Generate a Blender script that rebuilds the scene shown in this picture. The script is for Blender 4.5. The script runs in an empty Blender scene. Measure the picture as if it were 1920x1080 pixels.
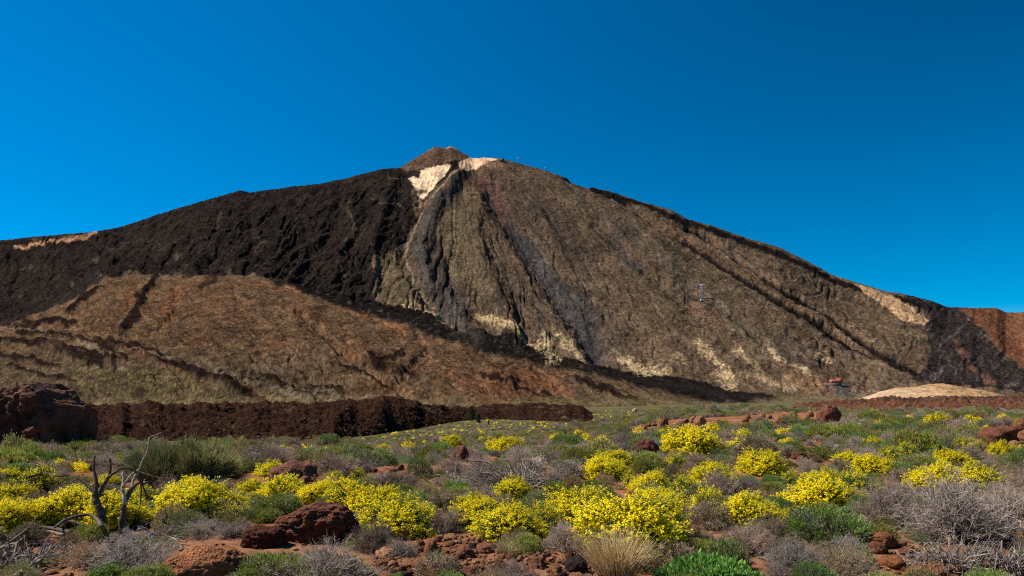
import bpy, math
import numpy as np
from mathutils import Vector

# ------------------------------------------------------------------ camera, sky, sun, exposure
scene = bpy.context.scene
COL = scene.collection
F, HOR, CAMZ = 1493.0, 740.0, 1.7          # focal length and horizon row in photo pixels (1920 wide), eye height in m
cam_data = bpy.data.cameras.new('camera')
cam_data.sensor_width = 36.0
cam_data.lens = 28.0
cam_data.shift_y = 200.0 / 1920.0
cam_data.clip_start = 0.1
cam_data.clip_end = 60000.0
cam = bpy.data.objects.new('camera', cam_data)
cam.location = (0, 0, CAMZ)
cam.rotation_euler = (math.radians(90), 0, 0)
COL.objects.link(cam)
scene.camera = cam

SUN_EL, SUN_AZ = math.radians(51), math.radians(-78)      # azimuth from +Y (the view), negative = left
to_sun = Vector((math.sin(SUN_AZ) * math.cos(SUN_EL), math.cos(SUN_AZ) * math.cos(SUN_EL), math.sin(SUN_EL)))
world = bpy.data.worlds.new('World')
scene.world = world
world.use_nodes = True
wn = world.node_tree
wn.nodes.clear()
sky = wn.nodes.new('ShaderNodeTexSky')
sky.sky_type = 'NISHITA'
sky.sun_disc = False
sky.sun_elevation = SUN_EL
sky.sun_rotation = SUN_AZ
sky.altitude = 2300
sky.air_density = 1.0
sky.dust_density = 0.25
sky.ozone_density = 2.2
SKY_GAMMA, SKY_HUE, SKY_SAT, SKY_POL = 0.99, 0.497, 1.95, 0.40
gam = wn.nodes.new('ShaderNodeGamma')
gam.inputs[1].default_value = SKY_GAMMA
hsv = wn.nodes.new('ShaderNodeHueSaturation')
hsv.inputs['Hue'].default_value = SKY_HUE
hsv.inputs['Saturation'].default_value = SKY_SAT
# the lens carried a polariser: the sky darkens at right angles to the sun, least near the horizon
def wmath(op, a, b=None):
    n = wn.nodes.new('ShaderNodeMath'); n.operation = op
    for k, v in enumerate((a, b)):
        if v is None: continue
        if hasattr(v, 'is_linked'): wn.links.new(v, n.inputs[k])
        else: n.inputs[k].default_value = v
    return n.outputs[0]
wtc = wn.nodes.new('ShaderNodeTexCoord')
wdot = wn.nodes.new('ShaderNodeVectorMath'); wdot.operation = 'DOT_PRODUCT'; wdot.inputs[1].default_value = to_sun
wn.links.new(wtc.outputs['Generated'], wdot.inputs[0])
wsep = wn.nodes.new('ShaderNodeSeparateXYZ'); wn.links.new(wtc.outputs['Generated'], wsep.inputs[0])
sin2 = wmath('SUBTRACT', 1.0, wmath('MULTIPLY', wdot.outputs['Value'], wdot.outputs['Value']))
elev = wmath('MINIMUM', wmath('MULTIPLY', wmath('MAXIMUM', wsep.outputs['Z'], 0.0), 2.4), 1.0)
pol = wmath('SUBTRACT', 1.0, wmath('MULTIPLY', wmath('MULTIPLY', wmath('POWER', sin2, 4.0), elev), SKY_POL))
wsc = wn.nodes.new('ShaderNodeVectorMath'); wsc.operation = 'SCALE'
bg = wn.nodes.new('ShaderNodeBackground')
bg.inputs['Strength'].default_value = 0.083
wo = wn.nodes.new('ShaderNodeOutputWorld')
wn.links.new(sky.outputs[0], gam.inputs[0])
wn.links.new(gam.outputs[0], hsv.inputs['Color'])
wn.links.new(hsv.outputs[0], wsc.inputs[0])
wn.links.new(pol, wsc.inputs['Scale'])
wn.links.new(wsc.outputs[0], bg.inputs['Color'])
wn.links.new(bg.outputs[0], wo.inputs['Surface'])

sun_data = bpy.data.lights.new('sun', 'SUN')
sun_data.energy = 5.0
sun_data.angle = math.radians(0.53)
sun_data.color = (1.0, 0.95, 0.87)
sun = bpy.data.objects.new('sun', sun_data)
sun.rotation_euler = to_sun.to_track_quat('Z', 'Y').to_euler()
COL.objects.link(sun)

vs = scene.view_settings
scene.display_settings.display_device = 'sRGB'
vs.view_transform = 'Standard'
vs.look = 'None'
vs.exposure = 0.65
vs.gamma = 1.0
vs.use_curve_mapping = False
scene.cycles.max_bounces = 5
scene.cycles.diffuse_bounces = 2
scene.cycles.transmission_bounces = 3
scene.cycles.use_denoising = False
scene.cycles.filter_width = 1.15
scene.cycles.caustics_reflective = False
scene.cycles.caustics_refractive = False

# ------------------------------------------------------------------ numeric helpers
RNG = np.random.default_rng(7)

def sstep(a, b, x):
    t = np.clip((np.asarray(x, float) - a) / (b - a), 0, 1)
    return t * t * (3 - 2 * t)

def _h(ix, iy, iz, seed):
    h = (ix.astype(np.uint32) * np.uint32(374761393) + iy.astype(np.uint32) * np.uint32(668265263)
         + iz.astype(np.uint32) * np.uint32(2147483647 - 58) + np.uint32(seed * 974711 + 13))
    h = (h ^ (h >> np.uint32(13))) * np.uint32(1274126177)
    h = (h ^ (h >> np.uint32(16))) * np.uint32(2246822519)
    return h ^ (h >> np.uint32(15))

_a = np.arange(16) / 16 * 2 * np.pi + .2
_G2 = np.stack([np.cos(_a), np.sin(_a)], 1).astype(np.float32)
_g = np.random.default_rng(3).normal(size=(32, 3))
_G3 = (_g / np.linalg.norm(_g, axis=1, keepdims=True)).astype(np.float32)

def n2(x, y, seed=0):
    x = np.asarray(x, np.float32); y = np.asarray(y, np.float32)
    xi = np.floor(x); yi = np.floor(y)
    fx = x - xi; fy = y - yi
    xi = xi.astype(np.int64); yi = yi.astype(np.int64)
    ux = fx * fx * fx * (fx * (fx * 6 - 15) + 10); uy = fy * fy * fy * (fy * (fy * 6 - 15) + 10)
    z0 = np.zeros(1, np.int64)
    def c(dx, dy):
        g = _G2[(_h(xi + dx, yi + dy, z0, seed) & np.uint32(15)).astype(np.int64)]
        return g[..., 0] * (fx - dx) + g[..., 1] * (fy - dy)
    a = c(0, 0); b = c(1, 0); d = c(0, 1); e = c(1, 1)
    return ((a + (b - a) * ux) * (1 - uy) + (d + (e - d) * ux) * uy) * 1.45

def n3(p, seed=0):
    p = np.asarray(p, np.float32)
    i = np.floor(p); f = p - i; i = i.astype(np.int64)
    w = f * f * f * (f * (f * 6 - 15) + 10)
    def c(a, b, d):
        g = _G3[(_h(i[..., 0] + a, i[..., 1] + b, i[..., 2] + d, seed) & np.uint32(31)).astype(np.int64)]
        return g[..., 0] * (f[..., 0] - a) + g[..., 1] * (f[..., 1] - b) + g[..., 2] * (f[..., 2] - d)
    L = lambda a, b, t: a + (b - a) * t
    x0 = L(L(c(0,0,0), c(1,0,0), w[...,0]), L(c(0,1,0), c(1,1,0), w[...,0]), w[...,1])
    x1 = L(L(c(0,0,1), c(1,0,1), w[...,0]), L(c(0,1,1), c(1,1,1), w[...,0]), w[...,1])
    return L(x0, x1, w[..., 2]) * 1.4

def fbm2(x, y, octs, seed=0, gain=.5, ridged=False):
    s = 0; a = 1.0; tot = 0
    for k in range(octs):
        v = n2(x * 2.03 ** k + 17.3 * k, y * 2.03 ** k - 9.1 * k, seed + k)
        if ridged: v = 1 - 2 * np.abs(v)
        s = s + a * v; tot += a; a *= gain
    return s / tot

def fbm3(p, octs, seed=0, gain=.5, ridged=False):
    s = 0; a = 1.0; tot = 0
    for k in range(octs):
        v = n3(p * 2.03 ** k + 11.7 * k, seed + k)
        if ridged: v = 1 - 2 * np.abs(v)
        s = s + a * v; tot += a; a *= gain
    return s / tot

def make_mesh(name, verts, quads=None, tris=None, col=None, smooth=False, mat=None):
    me = bpy.data.meshes.new(name)
    verts = np.asarray(verts, np.float32)
    nq = 0 if quads is None else len(quads); nt = 0 if tris is None else len(tris)
    parts = []
    if nq: parts.append(np.asarray(quads, np.int32).ravel())
    if nt: parts.append(np.asarray(tris, np.int32).ravel())
    loops = np.concatenate(parts)
    starts = np.concatenate([np.arange(nq) * 4, nq * 4 + np.arange(nt) * 3]).astype(np.int32)
    me.vertices.add(len(verts)); me.vertices.foreach_set('co', verts.ravel())
    me.loops.add(len(loops)); me.loops.foreach_set('vertex_index', loops)
    me.polygons.add(nq + nt); me.polygons.foreach_set('loop_start', starts)
    try:
        me.polygons.foreach_set('loop_total', np.concatenate([np.full(nq, 4), np.full(nt, 3)]).astype(np.int32))
    except Exception:
        pass
    if smooth: me.polygons.foreach_set('use_smooth', np.ones(nq + nt, bool))
    me.update(calc_edges=True)
    if col is not None:
        col = np.asarray(col, np.float32)
        a = me.attributes.new('col', 'FLOAT_COLOR', 'POINT')
        if col.shape[1] == 3: col = np.concatenate([col, np.ones((len(col), 1), np.float32)], 1)
        a.data.foreach_set('color', np.ascontiguousarray(col).ravel())
    if mat is not None: me.materials.append(mat)
    return me

def link(name, me, parent=None, loc=None, **props):
    o = bpy.data.objects.new(name, me)
    COL.objects.link(o)
    if parent is not None: o.parent = parent
    if loc is not None: o.location = loc
    for k, v in props.items():
        if v is not None: o[k] = v
    return o

def grid_quads(nr, nc, wrap=False):
    r = np.arange(nr - 1)[:, None]; c = np.arange(nc if wrap else nc - 1)[None, :]
    c2 = (c + 1) % nc
    return np.stack([r * nc + c, r * nc + c2, (r + 1) * nc + c2, (r + 1) * nc + c], -1).reshape(-1, 4)

# ------------------------------------------------------------------ materials
def node_mat(name, rough=0.9):
    m = bpy.data.materials.new(name); m.use_nodes = True
    nt = m.node_tree; b = nt.nodes['Principled BSDF']
    b.inputs['Roughness'].default_value = rough
    b.inputs['Specular IOR Level'].default_value = 0.08
    return m, nt, b

def N(nt, typ, **kw):
    n = nt.nodes.new(typ)
    for k, v in kw.items():
        if k.startswith('i_'): n.inputs[int(k[2:]) if k[2:].isdigit() else k[2:]].default_value = v
        else: setattr(n, k, v)
    return n

def mixc(nt, a, b, fac, mode='MULTIPLY'):
    m = nt.nodes.new('ShaderNodeMix'); m.data_type = 'RGBA'; m.blend_type = mode
    for sock, val in ((m.inputs[0], fac), (m.inputs[6], a), (m.inputs[7], b)):
        if hasattr(val, 'is_linked'): nt.links.new(val, sock)
        elif isinstance(val, (int, float)): sock.default_value = val
        else: sock.default_value = (*val, 1)
    return m.outputs[2]

def ramp(nt, src, stops):
    r = nt.nodes.new('ShaderNodeValToRGB')
    e = r.color_ramp.elements
    while len(e) < len(stops): e.new(0.5)
    for k, (p, c) in enumerate(stops):
        e[k].position = p
        e[k].color = (c, c, c, 1) if isinstance(c, (int, float)) else (*c, 1)
    nt.links.new(src, r.inputs[0])
    return r.outputs[0]

def noise_node(nt, scale, detail=4, rough=.6, coord='Object', sy=1.0):
    tc = nt.nodes.new('ShaderNodeTexCoord')
    n = N(nt, 'ShaderNodeTexNoise'); n.inputs['Scale'].default_value = scale
    n.inputs['Detail'].default_value = detail; n.inputs['Roughness'].default_value = rough
    mp = N(nt, 'ShaderNodeMapping'); mp.inputs['Scale'].default_value = (1, sy, 1)
    nt.links.new(tc.outputs[coord], mp.inputs[0]); nt.links.new(mp.outputs[0], n.inputs['Vector'])
    return n.outputs[0]

def terrain_mat(name, scales, speck, bump=None, lo=.55, hi=1.5, sy=1.0):
    """col attribute times noises at several world scales; speck = (scale, amount) small dark plants and stones"""
    m, nt, b = node_mat(name, .95); b.inputs['Specular IOR Level'].default_value = 0.0
    at = N(nt, 'ShaderNodeAttribute', attribute_name='col')
    c = at.outputs['Color']
    for i_, s in enumerate(scales):
        fin = speck and i_ == len(scales) - 1            # the finest one is hard: single blocks and shrubs
        c = mixc(nt, c, ramp(nt, noise_node(nt, s, 2 if fin else 5, .6, sy=sy), [(.36, .80), (.50, 1.0), (.64, 1.22)] if fin else [(.3, lo), (.7, hi)]), 1.0)
    if speck:                                            # single shrubs and blocks, dark, and pale stones, as dots
        k, am = speck
        for kk_, thr, rad, mul in ((k, .45, .34, (.36, .35, .30)), (k * .52, .68, .36, (.40, .37, .33)), (k * 1.35, .72, .30, (1.9, 1.8, 1.65))):
            tc = nt.nodes.new('ShaderNodeTexCoord'); mp = N(nt, 'ShaderNodeMapping'); mp.inputs['Scale'].default_value = (1, sy, 1)
            v = N(nt, 'ShaderNodeTexVoronoi'); v.inputs['Scale'].default_value = kk_
            nt.links.new(tc.outputs['Object'], mp.inputs[0]); nt.links.new(mp.outputs[0], v.inputs['Vector'])
            sp = nt.nodes.new('ShaderNodeSeparateColor'); nt.links.new(v.outputs['Color'], sp.inputs[0])
            g = nt.nodes.new('ShaderNodeMath'); g.operation = 'GREATER_THAN'; g.inputs[1].default_value = thr; nt.links.new(sp.outputs[0], g.inputs[0])
            l = nt.nodes.new('ShaderNodeMath'); l.operation = 'LESS_THAN'; l.inputs[1].default_value = rad; nt.links.new(v.outputs['Distance'], l.inputs[0])
            f = nt.nodes.new('ShaderNodeMath'); f.operation = 'MULTIPLY'; nt.links.new(g.outputs[0], f.inputs[0]); nt.links.new(l.outputs[0], f.inputs[1])
            f2 = nt.nodes.new('ShaderNodeMath'); f2.operation = 'MULTIPLY'; f2.inputs[1].default_value = am; nt.links.new(f.outputs[0], f2.inputs[0])
            c = mixc(nt, c, mul, f2.outputs[0])
    nt.links.new(c, b.inputs['Base Color'])
    if bump:
        bp = N(nt, 'ShaderNodeBump'); bp.inputs['Strength'].default_value = bump[1]; bp.inputs['Distance'].default_value = bump[2]
        nt.links.new(noise_node(nt, bump[0], 6, .7), bp.inputs['Height'])
        nt.links.new(bp.outputs[0], b.inputs['Normal'])
    return m

# ------------------------------------------------------------------ ground
_LU = np.array([-1.4, -.64, -.2, 0, .2, .33, .4, .55, .8, 1.6])
_LD = np.array([60, 58, 60, 68, 85, 105, 165, 235, 265, 300.])

def ground_z(x, y):
    x = np.asarray(x, float); y = np.asarray(y, float)
    r = np.hypot(x, y)
    u = np.where(y > 0.3 * np.abs(x), x / np.maximum(y, 1e-3), np.sign(x) * 1.6)
    u = np.clip(u, -1.6, 1.6)
    d = np.where(y > 0, np.maximum(y, r * .5), r)
    z = -2.3 * sstep(.26, -.02, u) * sstep(13, 60, d)
    z = z + sstep(.25, .42, u) * (1.55 * sstep(112, 250, d) - .62 * sstep(48, 105, d))
    L = np.interp(u, _LU, _LD)
    drop = sstep(0, 1, (d - L) / 110.0)
    z = z + 0.10 * n2(x / 3.1, y / 3.1, 5) + 0.05 * n2(x / 1.1, y / 1.1, 6) + .25 * n2(x / 11, y / 11, 7) * sstep(8, 20, d)
    return z * (1 - drop) + drop * (-18.0 + 1.2 * n2(x / 160, y / 160, 8))

def image_of(x, y, z):
    return 960 + F * x / y, HOR - F * (z - CAMZ) / y

def ground_hit(px, py, ymax=230.0):
    """the point where the ray through a photo pixel meets the near field"""
    u = (px - 960) / F; v = (HOR - py) / F
    ys = np.geomspace(3.0, ymax, 900)
    d = (CAMZ + v * ys) - ground_z(u * ys, ys)
    k = np.nonzero(d < 0)[0]
    yy = ys[k[0]] if len(k) else ymax
    return u * yy, yy, float(ground_z(u * yy, yy))

_af = np.linspace(math.radians(-40), math.radians(40), 400)
_ab = np.linspace(math.radians(40), math.radians(320), 70)[1:-1]
ang = np.concatenate([_af, _ab])
rad = np.concatenate([[.05], np.geomspace(1.2, 330, 250), np.geomspace(350, 9000, 50), [16000, 30000]])
A, R = np.meshgrid(ang, rad)
gx, gy = R * np.sin(A), R * np.cos(A)
gz = ground_z(gx, gy)
near = sstep(80, 40, R)
gz = gz + near * (.035 * fbm2(gx / .45, gy / .45, 3, 21) + .03 * np.maximum(0, fbm2(gx / .22, gy / .22, 2, 31)))
gz = gz - sstep(9000, 30000, R) * 250
soil = np.array([.215, .090, .042]); dust = np.array([.27, .135, .070]); dark = np.array([.080, .044, .030])
k1 = sstep(-.25, .35, fbm2(gx / 2.3, gy / 2.3, 4, 41))[..., None]
k2 = sstep(.1, .5, fbm2(gx / .6, gy / .6, 3, 51))[..., None]
gc = soil * (1 - k1) + dust * k1
gc = gc * (1 - .6 * k2) + dark * .6 * k2
u_ = gx / np.maximum(gy, 1)
plain = np.array([.125, .104, .052]) * (1 + .35 * fbm2(gx / 60, gy / 25, 4, 61))[..., None]
pb = sstep(.1, .4, fbm2(gx / 45, gy / 30, 4, 65))[..., None]
plain = plain * (1 - pb * .6) + np.array([.10, .062, .038]) * pb * .6
pg = sstep(0.15, .5, fbm2(gx / 90, gy / 50, 3, 69))[..., None]
plain = plain * (1 - pg * .6) + np.array([.145, .14, .045]) * pg * .6
Ld = np.interp(np.clip(u_, -1.6, 1.6), _LU, _LD)
kk = sstep(0, 60, R - Ld)[..., None]
gc = gc * .85 * (1 - kk) + plain * .74 * kk
gmat = terrain_mat('volcanic_soil', (7.0, 1.3, .07), None, (9.0, .9, .03), .7, 1.3)
gme = make_mesh('ground', np.stack([gx, gy, gz], -1).reshape(-1, 3), grid_quads(len(rad), len(ang), True), col=gc.reshape(-1, 3), smooth=True, mat=gmat)
link('ground', gme, kind='structure')

# ------------------------------------------------------------------ the volcano and its foothills
def curve(pts):
    a = np.array(pts, float)
    return lambda x: np.interp(x, a[:, 0], a[:, 1])

SIL = curve([(-700, 560), (-300, 490), (0, 451), (60, 445), (130, 439), (180, 434), (230, 425), (300, 401), (380, 377), (440, 360), (449, 357),
    (470, 361), (540, 351), (600, 345), (655, 333), (690, 323), (720, 316), (745, 315), (752, 313), (775, 299), (800, 284), (814, 276), (822, 276),
    (832, 278), (846, 274.5), (853, 277), (868, 287), (886, 297), (905, 296), (937, 297), (960, 303), (990, 311), (1020, 319), (1060, 333), (1100, 346),
    (1150, 361), (1200, 378), (1260, 394), (1290, 411), (1340, 425), (1400, 446), (1460, 463), (1510, 488), (1560, 515), (1610, 531), (1660, 546),
    (1700, 553), (1745, 564), (1775, 575), (1815, 577), (1870, 578), (1886, 586), (1920, 585), (2000, 600), (2300, 650), (2700, 720)])
SILD = curve([(-700, 5200), (0, 5000), (447, 4800), (660, 4820), (740, 4880), (800, 5010), (850, 5030), (900, 4930), (960, 4860), (1300, 4500), (1700, 4200), (1800, 4250), (1900, 4500), (2700, 4300)])
CRE = curve([(-700, 660), (-200, 640), (0, 605), (100, 560), (200, 515), (280, 520), (350, 514), (400, 512), (480, 525), (560, 541), (650, 570), (750, 592), (850, 622),
    (950, 657), (1050, 687), (1150, 705), (1300, 731), (1460, 746), (1700, 747), (1920, 747), (2700, 747)])
CRED = curve([(-700, 2900), (0, 3000), (400, 3200), (750, 3000), (1050, 2750), (1460, 2500), (2700, 2400)])
BASD = curve([(-700, 850), (0, 900), (900, 1000), (1200, 1300), (1460, 1900), (2700, 1900)])

cpx = np.concatenate([np.linspace(-700, -20, 60)[:-1], np.linspace(-20, 1940, 1120), np.linspace(1940, 2700, 60)[1:]])
tl, tu, tb = np.linspace(0, 1, 170), np.linspace(0, 1, 300), np.linspace(0, 1, 10)
uu = (cpx - 960) / F
sil = SIL(cpx); cre = CRE(cpx); sd = SILD(cpx); cd = CRED(cpx); bd = BASD(cpx)
zb = -20.5 + 0 * cpx
zc = CAMZ + (HOR - cre) / F * cd
zs = CAMZ + (HOR - sil) / F * sd
def ease(t, p): return t ** p
Yl = bd + (cd - bd) * tl[:, None]; Zl = zb + (zc - zb) * ease(tl, 1.15)[:, None]
Yu = cd + (sd - cd) * tu[:, None]; Zu = zc + (zs - zc) * ease(tu, 1.10)[:, None]
Yb = sd + 1900 * tb[1:, None]; Zb = zs - (zs + 60) * ease(tb[1:], .95)[:, None]
MY = np.concatenate([Yl[:-1], Yu, Yb]); MZ = np.concatenate([Zl[:-1], Zu, Zb])
MU = np.broadcast_to(uu, MY.shape)
MX = MU * MY
nl, nu = len(tl) - 1, len(tu)
PX = np.broadcast_to(cpx, MY.shape).copy()
PY = HOR - F * (MZ - CAMZ) / MY
PY[nl + nu:] = SIL(PX[nl + nu:]) - 3
back = np.zeros(MY.shape); back[nl + nu:] = 1
tsil = np.zeros(MY.shape); tsil[nl:nl + nu] = tu[:, None]; tsil[nl + nu:] = 1

# wobble the drawn coordinates so that drawn borders come out ragged
wx = PX + 13 * n2(PX / 38, PY / 30, 101) + 4 * n2(PX / 11, PY / 9, 102) + 1.2 * n2(PX / 4, PY / 4, 103)
wy = PY + 11 * n2(PX / 38, PY / 30, 111) + 4 * n2(PX / 11, PY / 9, 112) + 1.2 * n2(PX / 4, PY / 4, 113)
sx = PX + 3 * n2(PX / 14, PY / 14, 121) + 1.5 * n2(PX / 5, PY / 5, 122)
sy = PY + 3 * n2(PX / 14, PY / 14, 123) + 1.5 * n2(PX / 5, PY / 5, 124)

def seg_dist(X, Y, pts, closed=False):
    P = np.array(pts, float); d = np.full(X.shape, 1e9)
    n = len(P) if closed else len(P) - 1
    for i in range(n):
        a = P[i]; b = P[(i + 1) % len(P)]; ab = b - a
        t = np.clip(((X - a[0]) * ab[0] + (Y - a[1]) * ab[1]) / (ab @ ab), 0, 1)
        d = np.minimum(d, np.hypot(X - a[0] - t * ab[0], Y - a[1] - t * ab[1]))
    return d

def poly(pts, soft, X=None, Y=None):
    """soft mask of a drawn polygon"""
    X = wx if X is None else X; Y = wy if Y is None else Y
    P = np.array(pts, float); lo = P.min(0) - soft * 3; hi = P.max(0) + soft * 3
    out = np.zeros(X.shape)
    sel = (X > lo[0]) & (X < hi[0]) & (Y > lo[1]) & (Y < hi[1])
    x, y = X[sel], Y[sel]; ins = np.zeros(x.shape, bool); j = len(P) - 1
    for i in range(len(P)):
        with np.errstate(divide='ignore', invalid='ignore'):
            c = ((P[i, 1] > y) != (P[j, 1] > y)) & (x < (P[j, 0] - P[i, 0]) * (y - P[i, 1]) / (P[j, 1] - P[i, 1] + 1e-9) + P[i, 0])
        ins ^= c; j = i
    d = seg_dist(x, y, pts, True)
    out[sel] = sstep(-soft, soft, np.where(ins, d, -d))
    return out

def line(pts, w, soft=None, X=None, Y=None, grow=0):
    """soft mask along a drawn polyline, w = half width in photo pixels"""
    X = sx if X is None else X; Y = sy if Y is None else Y
    P = np.array(pts, float); soft = soft or w * .6; m = w + soft * 2 + abs(grow)
    lo = P.min(0) - m; hi = P.max(0) + m
    out = np.zeros(X.shape); sel = (X > lo[0]) & (X < hi[0]) & (Y > lo[1]) & (Y < hi[1])
    out[sel] = sstep(w + soft, max(w - soft, 0), seg_dist(X[sel], Y[sel], pts))
    return out

# coordinates around the summit: th runs across the flanks, rho down them
th = np.arctan2(PX - 865, PY - 225); rho = np.hypot(PX - 865, PY - 225)
cone = sstep(0, .05, tsil) * (1 - back)
def streak(kt, kr, octs, seed, ridged=False):
    return fbm2(th * kt + .8 * n2(PX / 70, PY / 60, seed + 9) + .3 * n2(PX / 22, PY / 20, seed + 19), rho / kr + .3 * n2(PX / 40, PY / 40, seed + 29), octs, seed, .55, ridged)

disp = np.zeros(MY.shape)
edge = (1 - sstep(.93, 1.0, tsil) * .85)
g1 = streak(13, 260, 4, 201, True)
g2 = streak(34, 110, 4, 211)
disp += cone * edge * (8 * (g1 - .3) + 2.5 * g2)
wth = th + .05 * n2(PX / 45, PY / 60, 261) + .018 * n2(PX / 16, PY / 22, 262)
amp = sstep(-.35, .45, n2(PX / 95, PY / 80, 263))
vg1 = np.clip(1 - np.abs(fbm2(wth * 17, rho / 420, 2, 264, .4)) / .16, 0, 1)
vg2 = np.clip(1 - np.abs(fbm2(wth * 42, rho / 190, 2, 265, .4)) / .17, 0, 1)
disp -= cone * edge * sstep(120, 230, rho) * np.interp(PX, [700, 960, 1060, 1250, 1800], [.60, .52, .36, .24, .3]) * (30 * vg1 ** 1.3 * (.35 + .65 * amp) + 11 * vg2 ** 1.2 * amp)
fold = fbm2((PX + PY * 1.05 + 14 * n2(PX / 60, PY / 60, 267)) / 34, (PX * .9 - PY) / 190, 3, 266, .5, True)
FOLDM = poly([(-700, 560), (-700, 300), (600, 300), (760, 340), (720, 470), (690, 540), (430, 500), (200, 505), (0, 590)], 25, PX, PY)
disp += cone * edge * FOLDM * 18 * (fold - .2)
disp += edge * (1 - back) * (24 * fbm2(PX / 110, PY / 85, 4, 221, .5) * np.where(PY > CRE(PX), .5, 1))
rough = fbm2(MX / 44, MZ / 26, 4, 231, .6)
fine = fbm2(MX / 14, MZ / 8, 2, 241, .6)

BLACK = poly([(-700, 520), (-700, 200), (600, 200), (742, 300), (757, 325), (768, 345), (780, 378), (772, 420), (752, 462), (726, 482), (703, 490), (700, 520), (702, 566), (640, 566),
    (560, 548), (500, 530), (430, 512), (390, 520), (340, 512), (285, 520), (240, 512), (190, 525), (130, 560), (60, 590), (0, 615), (-300, 660), (-700, 690)], 2.5)
TONGUE = poly([(520, 530), (600, 546), (660, 556), (700, 562), (800, 588), (900, 617), (1000, 650), (1100, 683), (1200, 702), (1240, 708), (1300, 720), (1400, 734), (1462, 744),
    (1440, 752), (1380, 757), (1310, 757), (1230, 735), (1150, 714), (1060, 694), (980, 678), (900, 660), (830, 640), (760, 610), (680, 590), (600, 566)], 4, sx, sy)
lower = np.zeros(MY.shape); lower[:nl] = 1
HILL = np.clip(sstep(-3, 6, PY - CRE(PX)) * (PX < 1470), 0, 1) * (1 - TONGUE) * (1 - BLACK)
# gullies and ribs drawn from the photograph: (polyline, half width, depth in m)
GUL = [([(800, 350), (788, 385), (775, 425), (760, 455), (760, 485), (785, 530), (820, 570), (860, 605)], 22, -30),
       ([(900, 325), (935, 385), (968, 430), (1000, 480), (1025, 520), (1050, 560), (1090, 610), (1120, 660)], 26, -48),
       ([(930, 330), (1000, 420), (1060, 480), (1100, 560), (1125, 640)], 14, -18),
       ([(1120, 420), (1170, 470), (1230, 520), (1300, 580)], 16, -20),
       ([(1070, 335), (1180, 386), (1300, 466), (1400, 531), (1500, 586), (1600, 641), (1700, 690)], 7, -22),
       ([(1290, 425), (1380, 480), (1470, 545), (1560, 592), (1640, 650), (1720, 694)], 9, -24),
       ([(1240, 405), (1380, 468), (1480, 520), (1600, 560), (1700, 600)], 8, -14),
       ([(840, 490), (850, 540), (880, 580), (930, 620)], 12, -16), ([(1240, 520), (1330, 560), (1430, 640)], 10, -14),
       ([(640, 400), (600, 470), (560, 520)], 18, -26), ([(690, 400), (650, 480), (640, 540)], 12, -16), ([(520, 390), (440, 450), (380, 500)], 16, -20),
       ([(860, 330), (830, 370), (800, 430), (790, 480), (810, 540)], 16, 26), ([(905, 330), (890, 420), (900, 500), (930, 560), (960, 620)], 30, 34),
       ([(747, 330), (720, 400), (700, 470), (700, 540)], 14, 30), ([(1010, 400), (1050, 470), (1090, 540), (1120, 600)], 12, 20),
       ([(560, 585), (600, 620), (640, 660), (700, 700), (760, 735)], 9, -11), ([(640, 660), (690, 680)], 8, -8), ([(1000, 690), (1040, 720), (1080, 760)], 8, -9),
       ([(800, 660), (770, 690), (740, 720), (760, 750)], 10, -8), ([(860, 640), (900, 680), (960, 720)], 16, 9), ([(330, 530), (330, 580), (300, 620)], 8, -6)]
for pts, w, dep in GUL:
    disp += 1.0 * dep * line(pts, w * .2, w * 1.0) * (1 - back)

hf1 = fbm2((PX * .42 - PY + 10 * n2(PX / 50, PY / 40, 271)) / 20, (PX + .42 * PY) / 105, 4, 272, .55, True)
hf2 = np.clip(1 - np.abs(fbm2((PX * .55 - PY) / 30 + .5 * n2(PX / 40, PY / 30, 274), (PX + .5 * PY) / 150, 3, 273, .45)) / .13, 0, 1)
disp += HILL * sstep(0, 25, PY - CRE(PX)) * (7.5 * (hf1 - .2) - 6 * hf2 * sstep(-.3, .4, n2(PX / 90, PY / 60, 275)))
STRIPS = [([(292, 518), (275, 540), (262, 562), (258, 585), (235, 603), (228, 622)], 7), ([(190, 540), (165, 560), (140, 570), (130, 590)], 5), ([(400, 525), (385, 535)], 9),
          ([(0, 640), (60, 642), (130, 658), (200, 668)], 6), ([(180, 640), (260, 665), (330, 690), (400, 712), (450, 740)], 6), ([(30, 615), (100, 605), (140, 610)], 6), ([(100, 655), (170, 685), (220, 680)], 5),
          ([(470, 700), (560, 735), (640, 745)], 4), ([(690, 665), (720, 690), (780, 700)], 8), ([(1080, 710), (1160, 740), (1200, 760)], 6), ([(1020, 740), (1080, 765), (1180, 772)], 6)]
strip = np.zeros(MY.shape)
stx = sx + 9 * n2(PX / 24, PY / 17, 126) + 4 * n2(PX / 8, PY / 6, 127); sty = sy + 6 * n2(PX / 24, PY / 17, 128) + 3 * n2(PX / 8, PY / 6, 129)
for pts, w in STRIPS: strip = np.maximum(strip, line(pts, w * .9, w * .35, stx, sty))
strip *= .7 + .3 * sstep(-.45, -.05, n2(PX / 26, PY / 20, 130))
ton_s = poly([(520, 532), (600, 548), (700, 566), (800, 592), (900, 621), (1000, 654), (1100, 687), (1240, 711), (1400, 737), (1462, 747),
    (1440, 750), (1310, 753), (1230, 731), (1150, 711), (1060, 690), (980, 674), (900, 655), (830, 635), (760, 606), (680, 586), (600, 563)], 9, PX, PY)
strip_s = np.zeros(MY.shape)
for pts, w in STRIPS: strip_s = np.maximum(strip_s, line(pts, w * .6, w * 1.6, PX, PY))
disp += 12 * ton_s + 6 * strip_s
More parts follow.
